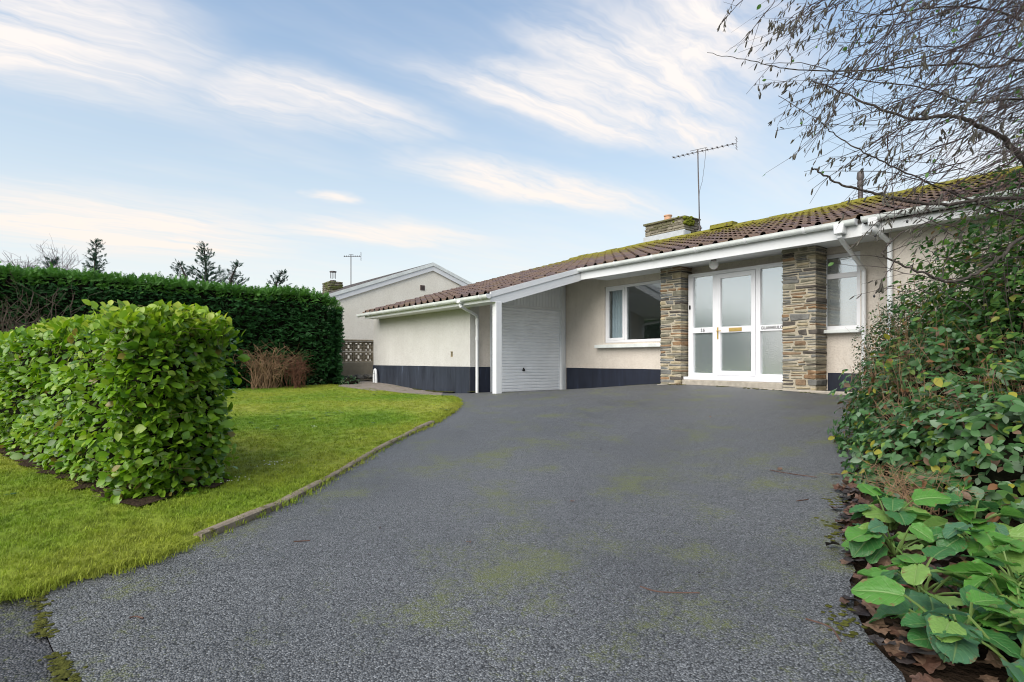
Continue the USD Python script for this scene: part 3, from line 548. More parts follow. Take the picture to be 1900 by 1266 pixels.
gutter(-15.95, -9.42, 6.605, 2.505, np.arange(-15.2, -9.6, .92)); g_main = gutter(-9.42, -3.66, 9.08, 3.245, np.arange(-9.3, -4, .98)); gutter(-3.46, 6, 8.80, 3.19, np.arange(-2.5, 6, 1.0))
def pipe(pts, r=.034): return tube(smoothline(pts, 5), r, 14)
obj('downpipe', cat([pipe([(-10.47, 6.605, 2.47), (-10.47, 6.605, 2.36), (-10.48, 6.66, 2.32), (-10.74, 7.15, 2.21), (-10.775, 7.22, 2.17), (-10.78, 7.24, 2.08), (-10.78, 7.24, 1.5), (-10.78, 7.24, .43)]),
     bx(-10.53, -10.41, 6.54, 6.67, 2.40, 2.47, .012), tube([(-10.78, 7.24, 2.10), (-10.78, 7.24, 1.98)], .041, 14), tube([(-10.78, 7.24, 1.72), (-10.78, 7.24, 1.64)], .041, 14)]), m_white, H, smooth=40)
obj('downpipe', cat([pipe([(-3.88, 9.08, 3.20), (-3.88, 9.08, 3.05), (-3.885, 9.13, 2.99), (-3.89, 9.80, 2.68), (-3.89, 9.92, 2.61), (-3.89, 9.93, 2.5), (-3.89, 9.93, 1.5), (-3.89, 9.93, .6)]), bx(-3.95, -3.81, 9.01, 9.15, 3.06, 3.21, .012)]), m_white, H, smooth=40)
obj('downpipe', cat([pipe([(-3.32, 8.80, 3.15), (-3.32, 8.80, 3.03), (-3.30, 8.86, 2.97), (-3.25, 9.10, 2.86), (-3.25, 9.15, 2.78), (-3.25, 9.15, 1.5), (-3.25, 9.15, .6)]), bx(-3.38, -3.26, 8.74, 8.86, 3.05, 3.16, .012)]), m_white, H, smooth=40)

# ---- roof
XL, RY, TW, TG = -15.66, 14.70, .2955, .3115
under = cat([extrude(Polygon([(6.63, zr(6.63) - .05), (9.12, zr(9.12) - .05), (9.12, zr(9.12)), (6.63, zr(6.63))]), XL + .03, -9.48, 'x'), extrude(Polygon([(9.12, zr(9.12) - .05), (RY, zr(RY) - .05), (RY, zr(RY)), (9.12, zr(9.12))]), XL + .03, 6, 'x'),
             extrude(Polygon([(8.82, zr(8.82) - .05), (9.12, zr(9.12) - .05), (9.12, zr(9.12)), (8.82, zr(8.82))]), -3.46, 6, 'x'), extrude(Polygon([(RY, zr(RY) - .05), (22.2, 2.60), (22.2, 2.66), (RY, zr(RY) + .02)]), XL + .03, 6, 'x')])
roof = obj('roof', under, m_sark, H)
PROF = [(0, 0), (.165, 0), (.190, .026), (.225, .038), (.260, .026), (.283, .0), (.2945, .004)]
def tile_mesh(x, y, r):
    """one interlocking tile: lower edge at y, lifted over the course below"""
    ln, th = .40, .036; v, n = [], len(PROF); dz = r.normal(0, .0025); tw = r.normal(0, .004); dy = r.normal(0, .004)
    for k, (t, lift) in enumerate(((0, .042), (ln, .0))):
        yy_ = y + dy + t * .957
        for px, pz in PROF: v.append((x + px, yy_, zr(yy_) + .022 + lift + pz + dz + tw * (px - .15)))
    for px, pz in PROF: v.append((x + px, y + dy + .002, zr(y) + .022 + .042 + pz - (th if pz < .01 else .012) + dz))
    f = []
    for i in range(n - 1): f += [(i, i + 1, n + i + 1), (i, n + i + 1, n + i), (2 * n + i, 2 * n + i + 1, i + 1), (2 * n + i, i + 1, i)]
    f += [(2 * n, 0, n), (n - 1, 3 * n - 1, 2 * n - 1)]
    return np.array(v), np.array(f)
tiles = []
rt = np.random.default_rng(5)
for j in range(26):
    y = 6.6 + j * TG
    for i in range(74):
        x = XL + i * TW
        if (j < 7 and x > -9.55) or (j == 7 and -9.55 < x < -3.45) or x > 5.5: continue
        d, r_ = to_dr(x + .15, y + .15); tiles.append((d * d + r_ * r_, x, y, 950 + 1075 * r_ / max(d, .1)))
seen = sorted((t for t in tiles if t[3] < 1880), key=lambda t: t[0]); near = set(t[1:3] for t in seen[:300]); rest = {0: [], 1: [], 2: []}
for t in tiles:
    k = rt.integers(3); m = tile_mesh(t[1], t[2], rt)
    if t[1:3] in near: obj('roof_tile', m, m_tiles[k], roof)
    else: rest[k].append(m)
for k in range(3): obj('roof_tile_field', cat(rest[k]), m_tiles[k], roof, kind='stuff')
for k in range(47):
    x = XL - .02 + k * .45
    if x > 5.5: break
    a = np.linspace(-.15, math.pi + .15, 9); jz = rt.normal(0, .006)
    poly = [(RY + .125 * math.cos(t), zr(RY) + .01 + jz + .115 * math.sin(t)) for t in a] + [(RY + .105 * math.cos(t), zr(RY) + jz - .01 + .10 * math.sin(t)) for t in a[::-1]]
    obj('ridge_tile', extrude(Polygon(poly).buffer(0), x + .003, x + .447, 'x'), m_ridge, roof, smooth=35)
obj('ridge_vent', extrude(Polygon([(RY - .16, zr(RY) + .08), (RY + .16, zr(RY) + .08), (RY + .13, zr(RY) + .20), (RY - .13, zr(RY) + .20)]), -9.75, -9.05, 'x'), m_ridge, roof)
# moss cushions along the top courses
ms = []
for k in range(420):
    x, y = rt.uniform(XL, 0), RY - .15 - abs(rt.normal(0, .7)); s = rt.uniform(.02, .05)
    m = trimesh.creation.icosphere(1, 1.0); m.vertices *= [s * 1.6, s * 1.6, s * .6]; m.vertices += [x, y, zr(y) + .05]; ms.append(m)
m_rmoss = plain('roof_moss', (.19, .17, .03), .95, .1, .4, 30, .8, 120)
obj('moss_cushions', cat(ms), m_rmoss, roof, smooth=True, kind='stuff')
# soil vent pipe
obj('vent_pipe', cat([tube([(-6.03, 15.2, 4.6), (-6.03, 15.2, 5.42)], .055, 14), tube([(-6.03, 15.2, 5.40), (-6.03, 15.2, 5.52)], .072, 14), tube([(-6.03, 15.2, 5.52), (-6.03, 15.2, 5.60), (-6.03, 15.2, 5.74)], [.05, .085, .07], 14)]), m_mast, roof, smooth=30)
# chimney of flat stones
ch = obj('chimney', bx(-12.18, -10.75, 14.72, 15.41, 4.5, 5.50, .02), m_mortar, H)
rc = np.random.default_rng(21); z = 4.98
while z < 5.50:
    h = rc.uniform(.05, .095); x = -12.22
    while x < -10.75:
        wd = rc.uniform(.16, .42); e = min(x + wd, -10.71)
        if -10.71 - e < .1: e = -10.71
        obj('stone', stone_mesh(x + .006, e - .004, 14.68 + rc.uniform(0, .02), 15.45, z + .004, min(z + h, 5.55) - .004, rc, .008, .014), m_chim[rc.integers(3)], ch); x = e
    z += h
obj('capping_stone', stone_mesh(-12.26, -10.68, 14.65, 15.48, 5.50, 5.555, rc, .012, .012), m_chim[1], ch)
obj('flashing', cat([bx(-12.25, -10.68, 14.655, 14.70, 4.90, 5.13, .004), bx(-10.71, -10.665, 14.655, 14.95, 4.90, 5.10, .004)]), m_lead, ch)
obj('chimney_pot', tube([(-11.55, 15.0, 5.5), (-11.55, 15.0, 5.72), (-11.55, 15.0, 5.725), (-11.55, 15.0, 5.76)], [.12, .11, .13, .13], 16), m_pot, ch, smooth=35)
mc = [];
for k in range(60):
    s = rc.uniform(.03, .07); m = trimesh.creation.icosphere(1, 1.0); m.vertices *= [s, s, s * .8]; a = rc.random()
    m.vertices += [rc.uniform(-11.4, -10.72), 14.66 + a * .6, 5.54 - .12 * rc.random() * (a < .2)] if rc.random() < .4 else [-10.70, 14.68 + .5 * rc.random(), 5.30 + .25 * rc.random()]; mc.append(m)
obj('moss_cushions', cat(mc), plain('chimney_moss', (.13, .15, .02), .95, .1, .4, 30, .8, 120), ch, smooth=True, kind='stuff')

# ---------------------------------------------------------------- aerials
def aerial(label, foot, top, bdir, back, fore, n, half, rb=.012, grid=True):
    t = thing('tv_aerial', label, 'aerial', foot)
    foot, top = np.array(foot), np.array(top); u = np.array([*bdir, 0.0]); u /= np.linalg.norm(u); s = np.array([-u[1], u[0], 0])
    obj('mast', tube([foot, top], .019, 8), m_mast, t)
    c = top - [0, 0, .06]
    a, b = c - u * back + [0, 0, -.02], c + u * fore + [0, 0, .0]
    obj('boom', cat([tube([a, b], rb, 6), tube([c - u * back * .3 + [0, 0, .07], c + u * fore * .25 + [0, 0, .07]], rb * .8, 6)]), m_mast, t)
    for k in range(n):
        q = a + (b - a) * (k + .3) / n; h = half * (1 - .25 * k / n)
        obj('element', tube([q - s * h, q + s * h], rb * .55, 5), m_mast, t)
        obj('clip', bx(*(q[0] + np.array([-.018, .018])), *(q[1] + np.array([-.018, .018])), *(q[2] + np.array([-.012, .03])), .002), m_mast, t)
    if grid:
        for z in (-.16, -.08, .08, .16): obj('reflector_rod', tube([b + [0, 0, z] - s * half * .9, b + [0, 0, z] + s * half * .9], rb * .5, 5), m_mast, t)
        obj('reflector_post', tube([b + [0, 0, -.18], b + [0, 0, .18]], rb * .7, 5), m_mast, t)
    return t
ux = np.array([1.0, -1.33]); bd = FW[:2] * -ux[0] + RT[:2] * 1.33
mt = aerial('long grey rooftop aerial on a tall mast beside the stone chimney', (-10.52, 15.2, 4.75), (-10.60, 15.2, 7.60), bd, .80, 1.14, 13, .15, .009)
obj('cable', tube(smoothline([(-10.2, 15.0, 7.5), (-10.24, 15.05, 7.2), (-10.38, 15.12, 6.6), (-10.52, 15.17, 6.2), (-10.53, 15.17, 5.0)], 8), .006, 4), m_mast, mt)
obj('mast_bracket', cat([bx(-10.72, -10.46, 15.17, 15.23, 5.18, 5.21), tube([(-10.52, 15.2, 5.12), (-10.52, 15.2, 5.27)], .035, 8)]), m_mast, mt)

# curtains hang inside: things of their own
def curtain(name, x0, x1, z0, z1, y, waves, amp, mat, label, group=None):
    n = 90; xs = np.linspace(x0, x1, n); ys = y + amp * np.sin(np.linspace(0, waves * 2 * math.pi, n)) + amp * .4 * np.sin(np.linspace(0, waves * 5.1, n)); v = []
    for z, k in ((z0, 1.1), (z1, .8)): v += [(a, y + (b - y) * k, z) for a, b in zip(xs, ys)]
    v += [(a, b + .004, c) for a, b, c in v]; n2 = 2 * n
    f = [(i, i + 1, n + i + 1, n + i) for i in range(n - 1)] + [(n2 + i, n2 + n + i, n2 + n + i + 1, n2 + i + 1) for i in range(n - 1)]
    obj(name, (v, f), mat, smooth=True, label=label, category='curtain', group=group)
curtain('curtain', -9.47, -9.02, 1.62, 2.95, 10.20, 5, .035, m_curtain, 'pale blue curtain drawn back inside the left casement window')
curtain('net_curtain', -4.54, -3.98, 1.72, 2.9, 10.16, 9, .015, m_blind, 'pale net curtain behind the small window right of the stone pillar')

# white bent pipe standing by the wing wall
wp = at_depth(707, 716, 16.6); b0 = np.array([-15.72, 6.98, float(G(-15.72, 6.98)) + .03])
obj('standpipe', tube(smoothline([b0, b0 + [0, 0, .20], b0 + [.02, 0, .34], b0 + [.075, 0, .395], b0 + [.13, 0, .33], b0 + [.155, 0, .12], b0 + [.16, 0, .02]], 6), [.036] * 36 + [.036], 10), m_white, smooth=40, label='short white bent pipe standing on the path by the wing plinth', category='pipe')

# ---------------------------------------------------------------- neighbour's bungalow
NX = -20.0; AY, AZ = 11.32, 5.0; S = .365
nb = thing('neighbour_bungalow', 'cream gable end of the neighbouring bungalow with white bargeboards, behind the hedge', 'house', (-24, 11.3, .6))
def nz_(y): return AZ - S * abs(y - AY)
obj('wall', extrude(Polygon([(5.6, .2), (17, .2), (17, nz_(17) - .22), (AY, AZ - .22), (5.6, nz_(5.6) - .22)]), NX - .3, NX, 'x'), m_nwall, nb)
for nm, y0, y1 in (('bargeboard', 4.9, AY), ('bargeboard', AY, 17.7)):
    obj(nm, extrude(Polygon([(y0, nz_(y0) - .30), (y1, nz_(y1) - .30), (y1, nz_(y1) - .10), (y0, nz_(y0) - .10)]), NX + .02, NX + .06, 'x'), m_white, nb)
    obj('verge_strip', extrude(Polygon([(y0, nz_(y0) - .115), (y1, nz_(y1) - .115), (y1, nz_(y1) + .015), (y0, nz_(y0) + .015)]), NX + .02, NX + .09, 'x'), m_gutter, nb)
    obj('soffit', extrude(Polygon([(y0, nz_(y0) - .27), (y1, nz_(y1) - .27), (y1, nz_(y1) - .25), (y0, nz_(y0) - .25)]), NX - .01, NX + .02, 'x'), m_soffit, nb)
    obj('roof', extrude(Polygon([(y0 - .05, nz_(y0 - .05) - .06) if y0 < AY else (y0, nz_(y0) - .06), (y1, nz_(y1) - .06), (y1, nz_(y1) + .02), (y0, nz_(y0) + .02)]), NX - 9, NX + .075, 'x'), m_nroof, nb)
obj('wall_vent', bx(NX, NX + .015, 10.78, 10.98, 3.90, 4.10, .004), plain('brown_vent', (.11, .06, .05), .7), nb)
for z in (3.92, 3.955, 3.99, 4.025, 4.06): obj('louvre', bx(NX + .015, NX + .025, 10.80, 10.96, z, z + .018, .002), m_mast, nb)
nc = obj('chimney', bx(-24.95, -24.15, 8.75, 9.25, 3.5, 4.50, .02), m_mortar, nb); rn = np.random.default_rng(8); z = 3.9
while z < 4.50:
    h = rn.uniform(.07, .12); x = -25.0
    while x < -24.15:
        e = min(x + rn.uniform(.2, .4), -24.1); obj('stone', stone_mesh(x, e - .01, 8.7, 9.3, z, z + h - .012, rn, .01, .015), m_nchim, nc); x = e
    z += h
obj('chimney_cowl', cat([tube([(-24.5, 9, 4.48), (-24.5, 9, 4.62)], .13, 10)] + [tube([(-24.5 + .11 * math.cos(a), 9 + .11 * math.sin(a), 4.7), (-24.5 + .11 * math.cos(a), 9 + .11 * math.sin(a), 4.98)], .014, 5) for a in np.arange(0, 6, 1.57)] + [tube([(-24.5, 9, 4.97), (-24.5, 9, 5.01)], .15, 10)]), m_mast, nc)
aerial('small dark aerial on a short mast above the neighbouring roof', (-24.0, 9.6, 4.1), (-24.0, 9.6, 5.72), (.5, .9), .30, .42, 8, .13, .012)

# ---------------------------------------------------------------- pierced block wall, rubble edging
sw = thing('screen_wall', 'brown garden wall topped with two rows of pierced screen blocks', 'wall', (-17.5, 7, .5))
obj('wall_base', bx(-17.62, -17.42, 5.0, 8.6, .2, 1.13), m_base, sw)
BS = .325
for i in range(10):
    for j in range(2):
        y, z = 5.15 + i * BS, 1.135 + j * BS; b = BS - .012; c = (y + b / 2, z + b / 2)
        sq = lambda h, w=None: sbox(c[0] - (w or h), c[1] - h, c[0] + (w or h), c[1] + h)
        ringo = sq(b / 2).difference(sq(b / 2 - .038)); inner = sq(.082).difference(sq(.048))
        arms = sbox(c[0] - .018, z, c[0] + .018, z + .09).union(sbox(c[0] - .018, z + b - .09, c[0] + .018, z + b)).union(sbox(y, c[1] - .018, y + .09, c[1] + .018)).union(sbox(y + b - .09, c[1] - .018, y + b, c[1] + .018))
        obj('screen_block', extrude(ringo.union(inner).union(arms), -17.57, -17.47, 'x'), m_screen, sw)
for i in range(4): obj('coping', bx(-17.64, -17.40, 5.1 + i * .88, 5.97 + i * .88, 1.785, 1.84, .01), m_screen, sw)
rb = thing('rubble_edging', 'low heap of dark rubble stones at the foot of the screen wall', 'stones', (-17.0, 6.6, .45))
rr = np.random.default_rng(4)
for k in range(34):
    t = rr.random(); x, y = -17.25 + rr.uniform(-.15, .45), 5.9 + t * 1.6; lay = rr.integers(0, 3); sx, sy, sz = rr.uniform(.12, .3), rr.uniform(.10, .22), rr.uniform(.05, .10); g = float(G(x, y)) + .0 + lay * .07
    obj('stone', stone_mesh(x - sx / 2, x + sx / 2, y - sy / 2, y + sy / 2, g, g + sz, rr, .03, .03), m_rock, rb)
# ---------------------------------------------------------------- foliage helpers
def leaf_tpl(shape, cup=.12, bend=.15, fold=0.0):
    """leaf along +x, length 1; shape: half widths at evenly spaced stations; rows of 3 vertices"""
    n = len(shape); v = []
    for k, w in enumerate(shape):
        t = (k + .5) / n if 0 else k / (n - 1); z = -bend * t * t
        v += [(t, -w, z + cup * w + fold * w), (t, 0, z), (t, w, z + cup * w + fold * w)]
    f = []
    for k in range(n - 1):
        a, b = 3 * k, 3 * k + 3; f += [(a, b, b + 1), (a, b + 1, a + 1), (a + 1, b + 1, b + 2), (a + 1, b + 2, a + 2)]
    return np.array(v, float), np.array(f)
OVATE = leaf_tpl([.02, .24, .31, .25, .03], .25, .18)
ROUND = leaf_tpl([.04, .32, .40, .31, .05], .25, .15)
POINT = leaf_tpl([.02, .22, .24, .15, .01], .3, .2)
SMALL = (np.array([(0, 0, 0), (.45, -.26, .06), (.5, 0, -.02), (.45, .26, .06), (1, 0, -.08)]), np.array([(0, 1, 2), (0, 2, 3), (1, 4, 2), (2, 4, 3)]))
def frond_tpl(n=6, w=.09, seed=0):
    r = np.random.default_rng(seed); v, f = [], []
    def blade(a, d, ln, wd):
        p = np.array([-d[1], d[0], 0]) * wd; k = len(v); v.extend([a - p, a + d * ln * .55 + p * .9 + [0, 0, .02], a + d * ln + [0, 0, -.04], a + d * ln * .5 - p * .9]); f.extend([(k, k + 3, k + 1), (k + 3, k + 2, k + 1)])
    for k in range(n):
        t = k / n; s = 1 if k % 2 else -1; ang = s * (.55 + .25 * r.random()); blade(np.array([t * .8, 0, 0]), np.array([math.cos(ang), math.sin(ang), r.uniform(-.15, .15)]), (.5 - .3 * t), w)
    blade(np.array([0., 0, 0]), np.array([1.0, 0, 0]), 1.0, w * .7)
    return np.array(v), np.array(f)
FROND = [frond_tpl(seed=s) for s in range(3)]
def frames(axis, nrm):
    a = axis / np.linalg.norm(axis, axis=1, keepdims=True); n = nrm - (nrm * a).sum(1, keepdims=True) * a; n /= np.linalg.norm(n, axis=1, keepdims=True) + 1e-9
    return np.stack([a, np.cross(n, a), n], 2)
def scatter(tpl, pos, axis, nrm, size, width=1.0):
    v, f = tpl; R = frames(np.asarray(axis, float), np.asarray(nrm, float)); s = np.asarray(size, float)[:, None, None]
    w = np.broadcast_to(width, (len(pos),)); vv = np.repeat(v[None], len(pos), 0) * s; vv[:, :, 1] *= w[:, None]
    vv = np.einsum('nij,nkj->nki', R, vv) + np.asarray(pos)[:, None, :]
    ff = f[None] + (np.arange(len(pos)) * len(v))[:, None, None]
    return vv, ff
def flat(vv, ff): return vv.reshape(-1, 3), ff.reshape(-1, 3)
def in_frame(p, m=0):
    d, r = to_dr(p[:, 0], p[:, 1]); u = CX + FOC * r / np.maximum(d, .05); w = CY - FOC * (p[:, 2] - 1.2) / np.maximum(d, .05)
    return (d > .1) & (u > -m) & (u < 1900 + m) & (w > -m) & (w < 1266 + m), d
def leaves_as_parts(parent, vv, ff, mat, count, pick, rest_name='foliage', smooth=True, name='leaf'):
    """the leaves that show largest become parts, the others one part"""
    order = np.argsort(pick); top, rest = order[:count], order[count:]
    f0 = ff[0] - ff[0].min(); mats, pr = mat if isinstance(mat, tuple) else ([mat], [1.0])
    tone = np.random.default_rng(len(vv)).choice(len(mats), len(vv), p=pr)
    for k in top: obj(name, (vv[k], f0), mats[tone[k]], parent, smooth=smooth)
    for q in range(len(mats)):
        s = rest[tone[rest] == q]
        if len(s): obj(rest_name, (vv[s].reshape(-1, 3), (f0[None] + (np.arange(len(s)) * vv.shape[1])[:, None, None]).reshape(-1, 3)), mats[q], parent, smooth=smooth, kind='stuff')
def bend_tube(a, b, sag, r0, r1, n=7, sides=4, rg=rng, wig=.0):
    t = np.linspace(0, 1, n)[:, None]; p = a * (1 - t) + b * t + np.array([0, 0, -1]) * sag * 4 * t * (1 - t)
    if wig: p[1:-1] += rg.normal(0, wig, (n - 2, 3))
    return tube(p, np.linspace(r0, r1, n), sides, False)

# ---------------------------------------------------------------- broad-leaved evergreen hedge bush on the left
def xy(d, r): return np.array(dr(d, r))
hr = np.random.default_rng(31)
c0, c1, c3 = xy(3.86, -2.55), xy(4.66, -2.16), xy(5.75, -5.15)
ev, lv = c1 - c0, (c3 - c0) / np.linalg.norm(c3 - c0); LL = 5.0
ew = np.linalg.norm(ev); ev = ev / ew
en, ln_ = np.array([ev[1], -ev[0]]), np.array([lv[1], -lv[0]])
en = en if en @ lv < 0 else -en; ln_ = ln_ if ln_ @ ev < 0 else -ln_      # outward normals: end face, long left face
HB, HT = .0, 1.41      # above local ground
gb = float(G(*c0))
bush = thing('hedge_bush', 'clipped hedge of glossy apple green broad leaves on the left of the lawn', 'hedge', (*(c0 + ev * .4 + lv * .6), gb))
def bush_points(n, which):
    s, h = hr.random(n), hr.random(n); inset = np.abs(hr.normal(0, .085, n))
    if which == 'end': p = c0 + np.outer(s * ew, ev); nr = np.tile([*en, 0], (n, 1)); z = HB + h * (HT - HB)
    elif which == 'long': p = c0 + np.outer(s ** 1.3 * LL, lv); nr = np.tile([*ln_, 0], (n, 1)); z = HB + h * (HT - HB)
    elif which == 'back': p = c1 + np.outer(s * LL * .6, lv); nr = np.tile([*-ln_, 0], (n, 1)); z = HB + h * (HT - HB)
    else: p = c0 + np.outer(h * ew, ev) + np.outer(s ** 1.3 * LL, lv); nr = np.tile([0, 0, 1.0], (n, 1)); z = np.full(n, HT)
    rc_ = .22 * (np.clip(1 - s * ew / .26, 0, 1) ** 2 + np.clip(1 - (1 - s) * ew / .26, 0, 1) ** 2 if which == 'end' else np.clip(1 - s ** 1.3 * LL / .20, 0, 1) ** 2 if which == 'long' else 0 * s) + (.24 * np.clip((z - HT + .34) / .34, 0, 1) ** 2 if which != 'top' else .0)
    p = p - nr[:, :2] * rc_[:, None]
    if which == 'top':
        _e = np.minimum(np.minimum(h * ew, (1 - h) * ew), s ** 1.3 * LL); z = z - .14 * np.clip(1 - _e / .24, 0, 1) ** 2
    p3 = np.column_stack([p, np.zeros(n)]); bul = meshkit.fbm(np.column_stack([p * 2.2, z * 2.2]), 3, 5) - .5
    taper = -.06 * np.clip(1 - (z - HB) / .5, 0, 1)
    p3 = p3 + nr * (bul * .30 - inset + (taper if which != 'top' else 0))[:, None]; p3[:, 2] += G(p[:, 0], p[:, 1]) * .3 + gb * .7 + z - .055 * np.hypot(*(p - c0).T) * (z > HT - .5) * (which != 'end')
    return p3, nr
ps, ns = zip(*[bush_points(n, w) for n, w in ((2300, 'end'), (4900, 'long'), (4000, 'top'), (1000, 'back'))]); bp_, bn_ = np.vstack(ps), np.vstack(ns)
n = len(bp_); out = bn_ * .8 + [0, 0, .75] + hr.normal(0, .42, (n, 3)); ax = np.cross(out, hr.normal(0, 1, (n, 3))) * .8 + bn_ * .6 + [0, 0, .15]
up_ = bn_[:, 2] > .5; ax[up_] += [0, 0, 1.1]; 
sz = hr.choice([.7, 1, 1, 1.25], n) * hr.uniform(.046, .078, n) * np.where(hr.random(n) < .08, 1.25, 1)
vv, ff = scatter(OVATE, bp_, ax, out, sz, hr.uniform(.9, 1.25, n))
GC = [(.105, .225, .013), (.155, .30, .018), (.205, .36, .027), (.28, .41, .045), (.06, .15, .013), (.24, .20, .05)]
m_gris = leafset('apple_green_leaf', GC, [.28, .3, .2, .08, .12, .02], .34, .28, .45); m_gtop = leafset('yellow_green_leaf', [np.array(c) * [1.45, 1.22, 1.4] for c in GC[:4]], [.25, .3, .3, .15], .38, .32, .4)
ok, dd = in_frame(bp_); face = ((EYE - bp_) * bn_).sum(1) > 0
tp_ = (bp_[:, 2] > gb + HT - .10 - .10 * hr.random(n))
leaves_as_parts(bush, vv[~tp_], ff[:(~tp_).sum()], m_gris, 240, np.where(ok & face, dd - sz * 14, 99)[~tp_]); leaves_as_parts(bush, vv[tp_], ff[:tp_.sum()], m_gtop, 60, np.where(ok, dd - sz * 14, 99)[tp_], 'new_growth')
corners = [c0 + ev * .17 + lv * .17, c1 - ev * .17 + lv * .17, c1 - ev * .17 + lv * LL, c0 + ev * .17 + lv * LL]
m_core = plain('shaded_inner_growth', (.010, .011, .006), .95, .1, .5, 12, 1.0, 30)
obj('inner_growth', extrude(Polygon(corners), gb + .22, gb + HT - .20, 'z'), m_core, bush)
st = []
for k in range(110):
    a = c0 + ev * hr.uniform(.25, ew - .25) + lv * hr.uniform(.28, 2.2); e = a + hr.normal(0, .05, 2); st.append(bend_tube(np.array([*a, gb - .02]), np.array([*e, gb + hr.uniform(.3, 1.1)]), 0, hr.uniform(.006, .014), .004, 5, 5, hr, .02))
obj('stem', cat(st[:40]), m_bark2, bush); obj('stem', cat(st[40:]), m_bark, bush)
pet = []
for k in range(0, n, 9): pet.append(bend_tube(bp_[k] - bn_[k] * .12 + hr.normal(0, .03, 3), bp_[k], 0, .003, .002, 3, 3))
obj('twigs', cat(pet), plain('green_twig', (.10, .10, .03), .7, .2, .3), bush, kind='stuff')
# bare soil and litter below it
ring_ = Polygon([c0 - ev * .0 - lv * .05, c1 - ev * .1 - lv * .02, c1 - ev * .12 + lv * 4, c0 + ev * .0 + lv * 4]).buffer(-.01)
rag = Polygon([(x + hr.normal(0, .05), y + hr.normal(0, .05)) for x, y in np.array(ring_.segmentize(.08).exterior.coords)[:-1]]).buffer(0)
rag = max(getattr(rag, 'geoms', [rag]), key=lambda g: g.area)
obj('bare_earth', sheet(rag, .048, .12, .03), m_soil, kind='structure', smooth=True, label='bare brown earth under the hedge bush')

# ---------------------------------------------------------------- grass
gr = np.random.default_rng(77)
inner_lawn = lawn_poly.buffer(-.0)
def tuft(seed, n, h, spread):
    r = np.random.default_rng(seed); v, f = [], []
    for k in range(n):
        b = np.array([*r.normal(0, spread, 2), 0]); a = r.uniform(0, 6.28); ln = h * r.uniform(.5, 1.15); lean = r.uniform(.25, 1.1); d = np.array([math.cos(a), math.sin(a), 0]); s = np.array([-d[1], d[0], 0]) * r.uniform(.0012, .0022)
        m = b + d * ln * lean * .35 + [0, 0, ln * .6]; t = b + d * ln * lean + [0, 0, ln * .85]; q = len(v)
        v += [b - s, b + s, m + s * .8, m - s * .8, t]; f += [(q, q + 1, q + 2), (q, q + 2, q + 3), (q + 3, q + 2, q + 4)]
    return np.array(v), np.array(f)
def scatter_grass(name, label, pts, hs, mats, seeds, zoff):
    pi = UsdGeom.PointInstancer.Define(stage, numbered('/World', name)); setdata(pi.GetPrim(), label, 'grass', None, 'stuff'); protos = []
    for s, h, m, nb_ in zip(seeds, hs, mats, (16, 14, 18, 14)):
        pth = obj('tuft', tuft(s, nb_, h, .022), m, str(pi.GetPath())); protos.append(Sdf.Path(pth))
    pi.CreatePrototypesRel().SetTargets(protos); k = len(pts)
    pi.CreateProtoIndicesAttr(Vt.IntArray.FromNumpy(gr.integers(0, len(protos), k).astype(np.int32)))
    pi.CreatePositionsAttr(Vt.Vec3fArray.FromNumpy(np.column_stack([pts, G(pts[:, 0], pts[:, 1]) + zoff]).astype(np.float32)))
    a = gr.uniform(0, 6.28, k) / 2; s = gr.uniform(.7, 1.35, k)
    pi.CreateOrientationsAttr(Vt.QuathArray([Gf.Quath(float(math.cos(t)), 0, 0, float(math.sin(t))) for t in a]))
    pi.CreateScalesAttr(Vt.Vec3fArray.FromNumpy(np.column_stack([s, s, s]).astype(np.float32)))
cand = []
for d0, d1, dens in ((2.0, 5.0, 900), (5.0, 8.5, 420), (8.5, 17, 160)):
    x0, y0, x1, y1 = -17.4, -6, 0, 8; k = int((x1 - x0) * (y1 - y0) * dens); q = np.column_stack([gr.uniform(x0, x1, k), gr.uniform(y0, y1, k)])
    d, r = to_dr(q[:, 0], q[:, 1]); m = (d > d0) & (d <= d1) & (np.abs(r / np.maximum(d, .1)) < .97); q = q[m]; cand.append(q[shapely.contains_xy(inner_lawn, q[:, 0], q[:, 1])])
cand = np.vstack(cand); soilin = shapely.contains_xy(rag.buffer(-.03), cand[:, 0], cand[:, 1]); cand = cand[~(soilin & (gr.random(len(cand)) < .72))]
scatter_grass('lawn_grass', 'short mown grass blades of the lawn', cand, (.022, .018, .027, .021), [m_grass] * 4, (1, 2, 3, 4), .03)
# longer, scruffier grass along the lawn's edges
edge_line = LineString(np.vstack([e_pts])); k = 2600; t = gr.random(k); q = np.array([edge_line.interpolate(x, normalized=True).coords[0] for x in t]) + gr.normal(0, .035, (k, 2)); _kz = shapely.distance(shapely.points(q), kerb_line); q = q[(_kz > .07) | (gr.random(k) < .22)]
q2 = np.array([rag.exterior.interpolate(x, normalized=True).coords[0] for x in gr.random(700)]) + gr.normal(0, .05, (700, 2))
m_dry = lawnmat('dry_grass_blade', .7, .25, 1.0)
scatter_grass('edge_grass', 'longer scruffy grass along the lawn edge and around the hedge foot', np.vstack([q, q2]), (.026, .032, .036, .024), [m_grass, m_dry, m_grass, m_dry], (11, 12, 13, 14), .012)
